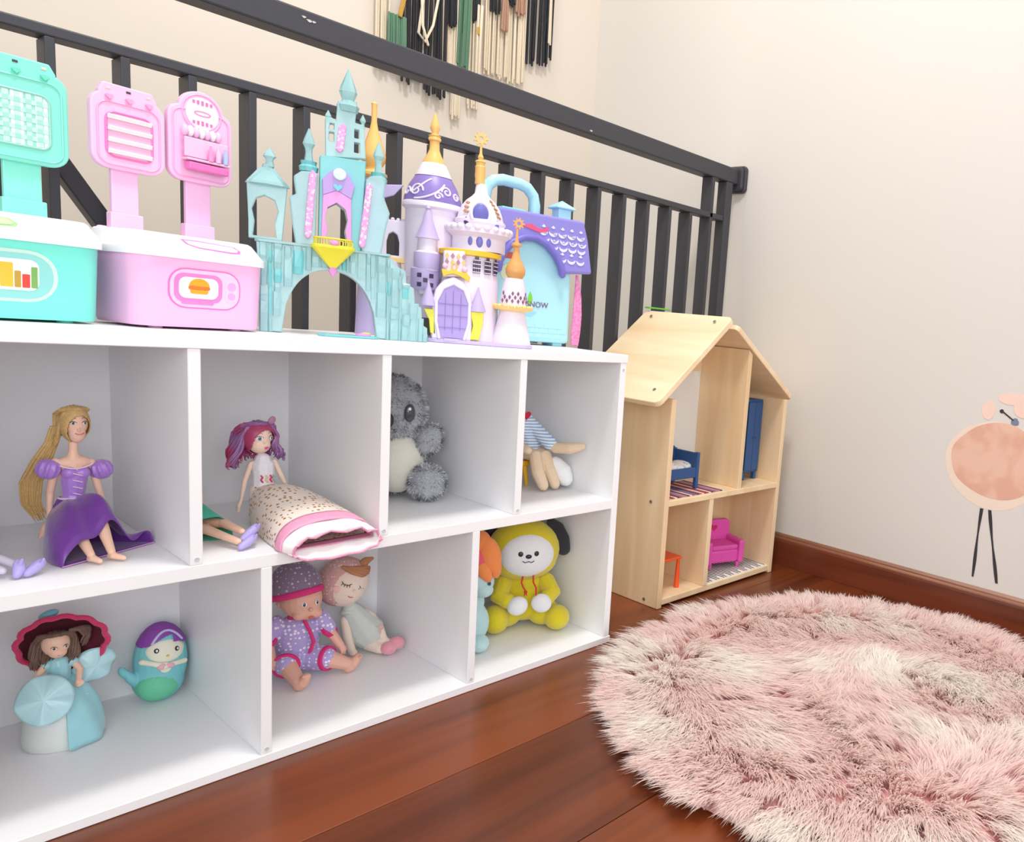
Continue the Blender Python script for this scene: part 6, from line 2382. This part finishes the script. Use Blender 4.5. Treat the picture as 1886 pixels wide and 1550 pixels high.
g.box((-62, 0, 40), (7, 66, 24))
g.build('footboard', navyb, bed, smooth=False, bevel=0.0015)
for y0 in (-36, 36):
    g = G(mm)
    g.box((-9, y0, 38), (104, 6, 24))
    g.build('side_rail', navyb, bed, smooth=False, bevel=0.0012)
g = G(mm)
g.box((-9, 36, 76), (104, 5, 24))
g.build('back_board', navyb, bed, smooth=False, bevel=0.0012)
g = G(mm)
g.box((-9, 0, 40), (102, 64, 16))
g.build('mattress', M('white_bed_linen', (236, 236, 236), 0.9, 0.04), bed, smooth=False, bevel=0.003)
g = G(mm)
for k in range(4):
    g.ell((-36 + k * 22, -4 + 4 * (k % 2), 49 + 2 * (k % 2)), (18, 28, 7 + 2 * (k % 2)))
g.build('blanket', pattern('sprigged_cotton', (236, 236, 236), (150, 156, 170), 'noise', 70, 0.36, 0.9), bed, voxel=0.0016, relax=3)
wd = thing('doll_wardrobe', 'tall navy blue doll wardrobe in the right upper room of the dollhouse', 'wardrobe', (HX + 0.157, HY + 0.082, UF + 0.0005))
g = G(mm)
g.box((0, 0, 110), (66, 42, 184))
wb_ = g.build('cabinet', navyb, wd, smooth=False, bevel=0.0015)
for sx in (-1, 1):
    g = G(mm)
    g.box((sx * 14.2, -24.2, 110), (27, 3, 172))
    dr = g.build('door', navyb, wd, smooth=False, bevel=0.001)
    g = G(mm)
    g.ell((sx * 4.5, -27.5, 108), 2.2)
    g.build('knob', navyb, dr)
for sx in (-1, 1):
    for sy in (-1, 1):
        g = G(mm)
        g.box((sx * 23, sy * 17, 9), (9, 9, 18.5))
        g.build('leg', navyb, wd, smooth=False, bevel=0.001)
orange = M('orange_red_plastic', (240, 92, 40), 0.35, 0.02)
sto = thing('doll_table', 'small orange red toy table in the lower left room of the dollhouse', 'table', (HX - 0.138, HY + 0.062, GF + 0.0002))
g = G(mm)
g.box((0, 0, 70), (66, 62, 6))
g.build('table_top', orange, sto, smooth=False, bevel=0.002)
for sx in (-1, 1):
    for sy in (-1, 1):
        g = G(mm)
        g.lathe([(6.2, 0), (4.0, 58), (3.6, 68)], (sx * 27, sy * 25, 0.2), seg=14)
        g.build('leg', orange, sto)
zr = thing('zebra_doll_rug', 'black and white striped doll rug on the dollhouse ground floor', 'rug', (HX + 0.075, HY + 0.075, GF))
g = G(mm)
g.box((0, 0, 0.6), (238, 138, 1.2))
base_r = g.build('rug_base', M('off_white_cotton', (236, 234, 228), 0.95, 0.03), zr, smooth=False)
for i in range(26):
    g = G(mm)
    x_ = -112 + i * 9.0
    ya, yb = -68 + 16 * ((i * 5) % 3 == 0), 68 - 22 * ((i * 7) % 4 == 0)
    w_ = 1.5 + 0.7 * ((i * 3) % 3)
    g.prism([(x_ - w_, ya), (x_ + w_, ya + 4), (x_ + w_ + 2.5, yb), (x_ - w_ + 2.5, yb - 5)], 1.1, 1.7, plane='xy')
    g.build('black_stripe', M('black_rug_stripe', (46, 44, 48), 0.95, 0.1), zr, smooth=False)
pk = M('pink_armchair_plastic', (232, 88, 182), 0.4, 0.03)
ac = thing('doll_armchair', 'hot pink toy armchair on the zebra rug in the lower right room', 'armchair', (HX + 0.088, HY + 0.082, GF + 0.0020), -18)
g = G(mm)
g.box((0, 4, 30), (84, 66, 36))
g.build('seat', pk, ac, smooth=False, bevel=0.008, bseg=3)
g = G(mm)
g.prism(rrect(0, 66, 96, 84, 12, 4), 30, 46)
bkk = g.build('backrest', pk, ac, smooth=False, bevel=0.003)
for sx in (-1, 1):
    g = G(mm)
    g.box((sx * 46, 2, 40), (15, 74, 58))
    g.build('armrest', pk, ac, smooth=False, bevel=0.005, bseg=3)
    for yy in (-26, 32):
        g = G(mm)
        g.lathe([(4, 0), (5, 13)], (sx * 40, yy, 0), seg=12)
        g.build('leg', pk, ac)
g = G(mm)
g.prism(heart(0, 88, 9), 28.5, 31)
g.build('heart', M('crimson_plastic', (206, 40, 100), 0.4), bkk, smooth=False)
g = G(mm)
g.box((0, -2, 52), (74, 58, 12))
g.build('cushion', pk, ac, smooth=False, bevel=0.004, bseg=3)

# ================================================================== round fluffy rug
RC = (1.034, -0.468)
RUG = thing('fluffy_rug', 'large round pale pink faux fur rug on the wooden floor', 'rug', (RC[0], RC[1], 0))
g = G()
g.lathe([(0.424, 0.0006), (0.430, 0.004), (0.415, 0.012), (0.0005, 0.014)], seg=72)
g.build('backing', M('rose_backing', (222, 168, 166), 0.95, 0.05, 40), RUG)


def fur_rug(n_clump, per, seed):
    r_ = np.random.default_rng(seed)
    # locks of fur: every lock has its own lean, all its hairs close towards the tip
    rad = 0.434 * np.sqrt(r_.random(n_clump))
    th = r_.random(n_clump) * 2 * PI
    cx, cy = rad * np.cos(th), rad * np.sin(th)
    fx = np.sin(9 * cx + 2.1) + 0.7 * np.sin(15 * cy + 0.4) + 0.6 * np.sin(13 * (cx + cy))
    fy = np.cos(8 * cy + 1.0) + 0.7 * np.sin(14 * cx + 1.9) + 0.6 * np.cos(12 * (cx - cy))
    edge = np.clip((rad - 0.30) / 0.13, 0, 1)
    dx = (1 - edge) * (0.9 * fx - 0.5) + edge * 2.2 * np.cos(th) + r_.normal(size=n_clump) * 0.28
    dy = (1 - edge) * (0.9 * fy - 0.9) + edge * 2.2 * np.sin(th) + r_.normal(size=n_clump) * 0.28
    nrm = np.sqrt(dx * dx + dy * dy) + 1e-6
    lean = np.clip(nrm / 1.6, 0.55, 1.0)
    dx, dy = dx / nrm, dy / nrm
    patch = 0.5 + 0.28 * np.sin(11 * cx + 0.8) * np.sin(9 * cy + 2.2) + 0.22 * np.sin(21 * cx + 17 * cy) + 0.14 * np.sin(37 * cx - 29 * cy)
    lenc = (0.042 + 0.012 * r_.random(n_clump)) * (1 - 0.25 * edge) * (0.82 + 0.36 * np.clip(patch, 0, 1))
    N = n_clump * per
    k = np.repeat(np.arange(n_clump), per)
    a = r_.random(N) * 2 * PI
    q = np.sqrt(r_.random(N)) * 0.0125
    rx, ry = cx[k] + q * np.cos(a), cy[k] + q * np.sin(a)
    rr_ = np.sqrt(rx * rx + ry * ry)
    L = lenc[k] * (0.75 + 0.4 * r_.random(N))
    ln = lean[k] * (0.85 + 0.3 * r_.random(N))
    hx, hy = dx[k] + r_.normal(size=N) * 0.16, dy[k] + r_.normal(size=N) * 0.16
    px, py, pz = rx, ry, np.full(N, 0.010)
    T = [0.0, 0.35, 0.7, 1.0]
    rows = []
    for t in T:
        sp = 1 - 0.30 * t
        x_ = cx[k] + (rx - cx[k]) * sp + hx * L * ln * (0.35 * t + 0.62 * t * t)
        y_ = cy[k] + (ry - cy[k]) * sp + hy * L * ln * (0.35 * t + 0.62 * t * t)
        z_ = 0.010 + L * (0.92 * t - 0.50 * ln * t * t)
        rows.append(np.stack([x_, y_, np.maximum(z_, 0.003)], 1))
    sx, sy = -hy, hx
    sn = np.sqrt(sx * sx + sy * sy) + 1e-6
    rot = r_.normal(size=N) * 0.6
    side = np.stack([sx / sn * np.cos(rot), sy / sn * np.cos(rot), np.sin(rot)], 1)
    w = np.array([0.0011, 0.0010, 0.0008, 0.0])
    V = np.zeros((N, 7, 3), np.float32)
    for i in range(3):
        V[:, 2 * i] = rows[i] - side * w[i]
        V[:, 2 * i + 1] = rows[i] + side * w[i]
    V[:, 6] = rows[3]
    me = bpy.data.meshes.new('fur')
    b = (np.arange(N) * 7)[:, None]
    F4 = np.concatenate([b + np.array([0, 1, 3, 2]), b + np.array([2, 3, 5, 4])], 1).reshape(-1)
    F3 = (b + np.array([4, 5, 6])).reshape(-1)
    me.vertices.add(N * 7)
    me.vertices.foreach_set('co', V.reshape(-1))
    nq, ntr = 2 * N, N
    loops = np.concatenate([F4, F3])
    me.loops.add(len(loops))
    me.loops.foreach_set('vertex_index', loops.astype(np.int32))
    starts = np.concatenate([np.arange(nq) * 4, nq * 4 + np.arange(ntr) * 3]).astype(np.int32)
    me.polygons.add(nq + ntr)
    me.polygons.foreach_set('loop_start', starts)
    me.update(calc_edges=True)
    me.polygons.foreach_set('use_smooth', [True] * (nq + ntr))
    # dyed fur: rose towards the skin, cream pink at the tips, with rosier patches
    root = np.array(lin((240, 192, 190)))
    tip1 = np.array(lin((255, 251, 246)))
    tip2 = np.array(lin((252, 237, 233)))
    pt = np.clip((patch[k] - 0.45) * 2.4 + r_.normal(size=N) * 0.18, 0, 1)[:, None]
    tip = tip1 * pt + tip2 * (1 - pt)
    mid = 0.22 * root + 0.78 * tip
    colr = np.ones((N, 7, 4), np.float32)
    for i, c_ in ((0, root * 0.85 + tip * 0.15), (1, root * 0.85 + tip * 0.15), (2, mid), (3, mid), (4, tip), (5, tip), (6, tip)):
        colr[:, i, :3] = c_
    at = me.color_attributes.new('dye', 'FLOAT_COLOR', 'POINT')
    at.data.foreach_set('color', colr.reshape(-1))
    return me


fm = bpy.data.materials.new('dyed_faux_fur')
fm.use_nodes = True
nt = fm.node_tree
b = nt.nodes['Principled BSDF']
ca = nt.nodes.new('ShaderNodeVertexColor')
ca.layer_name = 'dye'
nt.links.new(ca.outputs['Color'], b.inputs['Base Color'])
tl_ = nt.nodes.new('ShaderNodeBsdfTranslucent')
nt.links.new(ca.outputs['Color'], tl_.inputs['Color'])
mxs = nt.nodes.new('ShaderNodeMixShader')
mxs.inputs[0].default_value = 0.58
nt.links.new(b.outputs[0], mxs.inputs[1])
nt.links.new(tl_.outputs[0], mxs.inputs[2])
nt.links.new(mxs.outputs[0], nt.nodes['Material Output'].inputs['Surface'])
b.inputs['Roughness'].default_value = 0.6
b.inputs['Sheen Weight'].default_value = 0.3
b.inputs['Specular IOR Level'].default_value = 0.25
me = fur_rug(3400, 42, 3)
me.materials.append(fm)
fo = place(me, 'fur', RUG)
fo['kind'] = 'stuff'
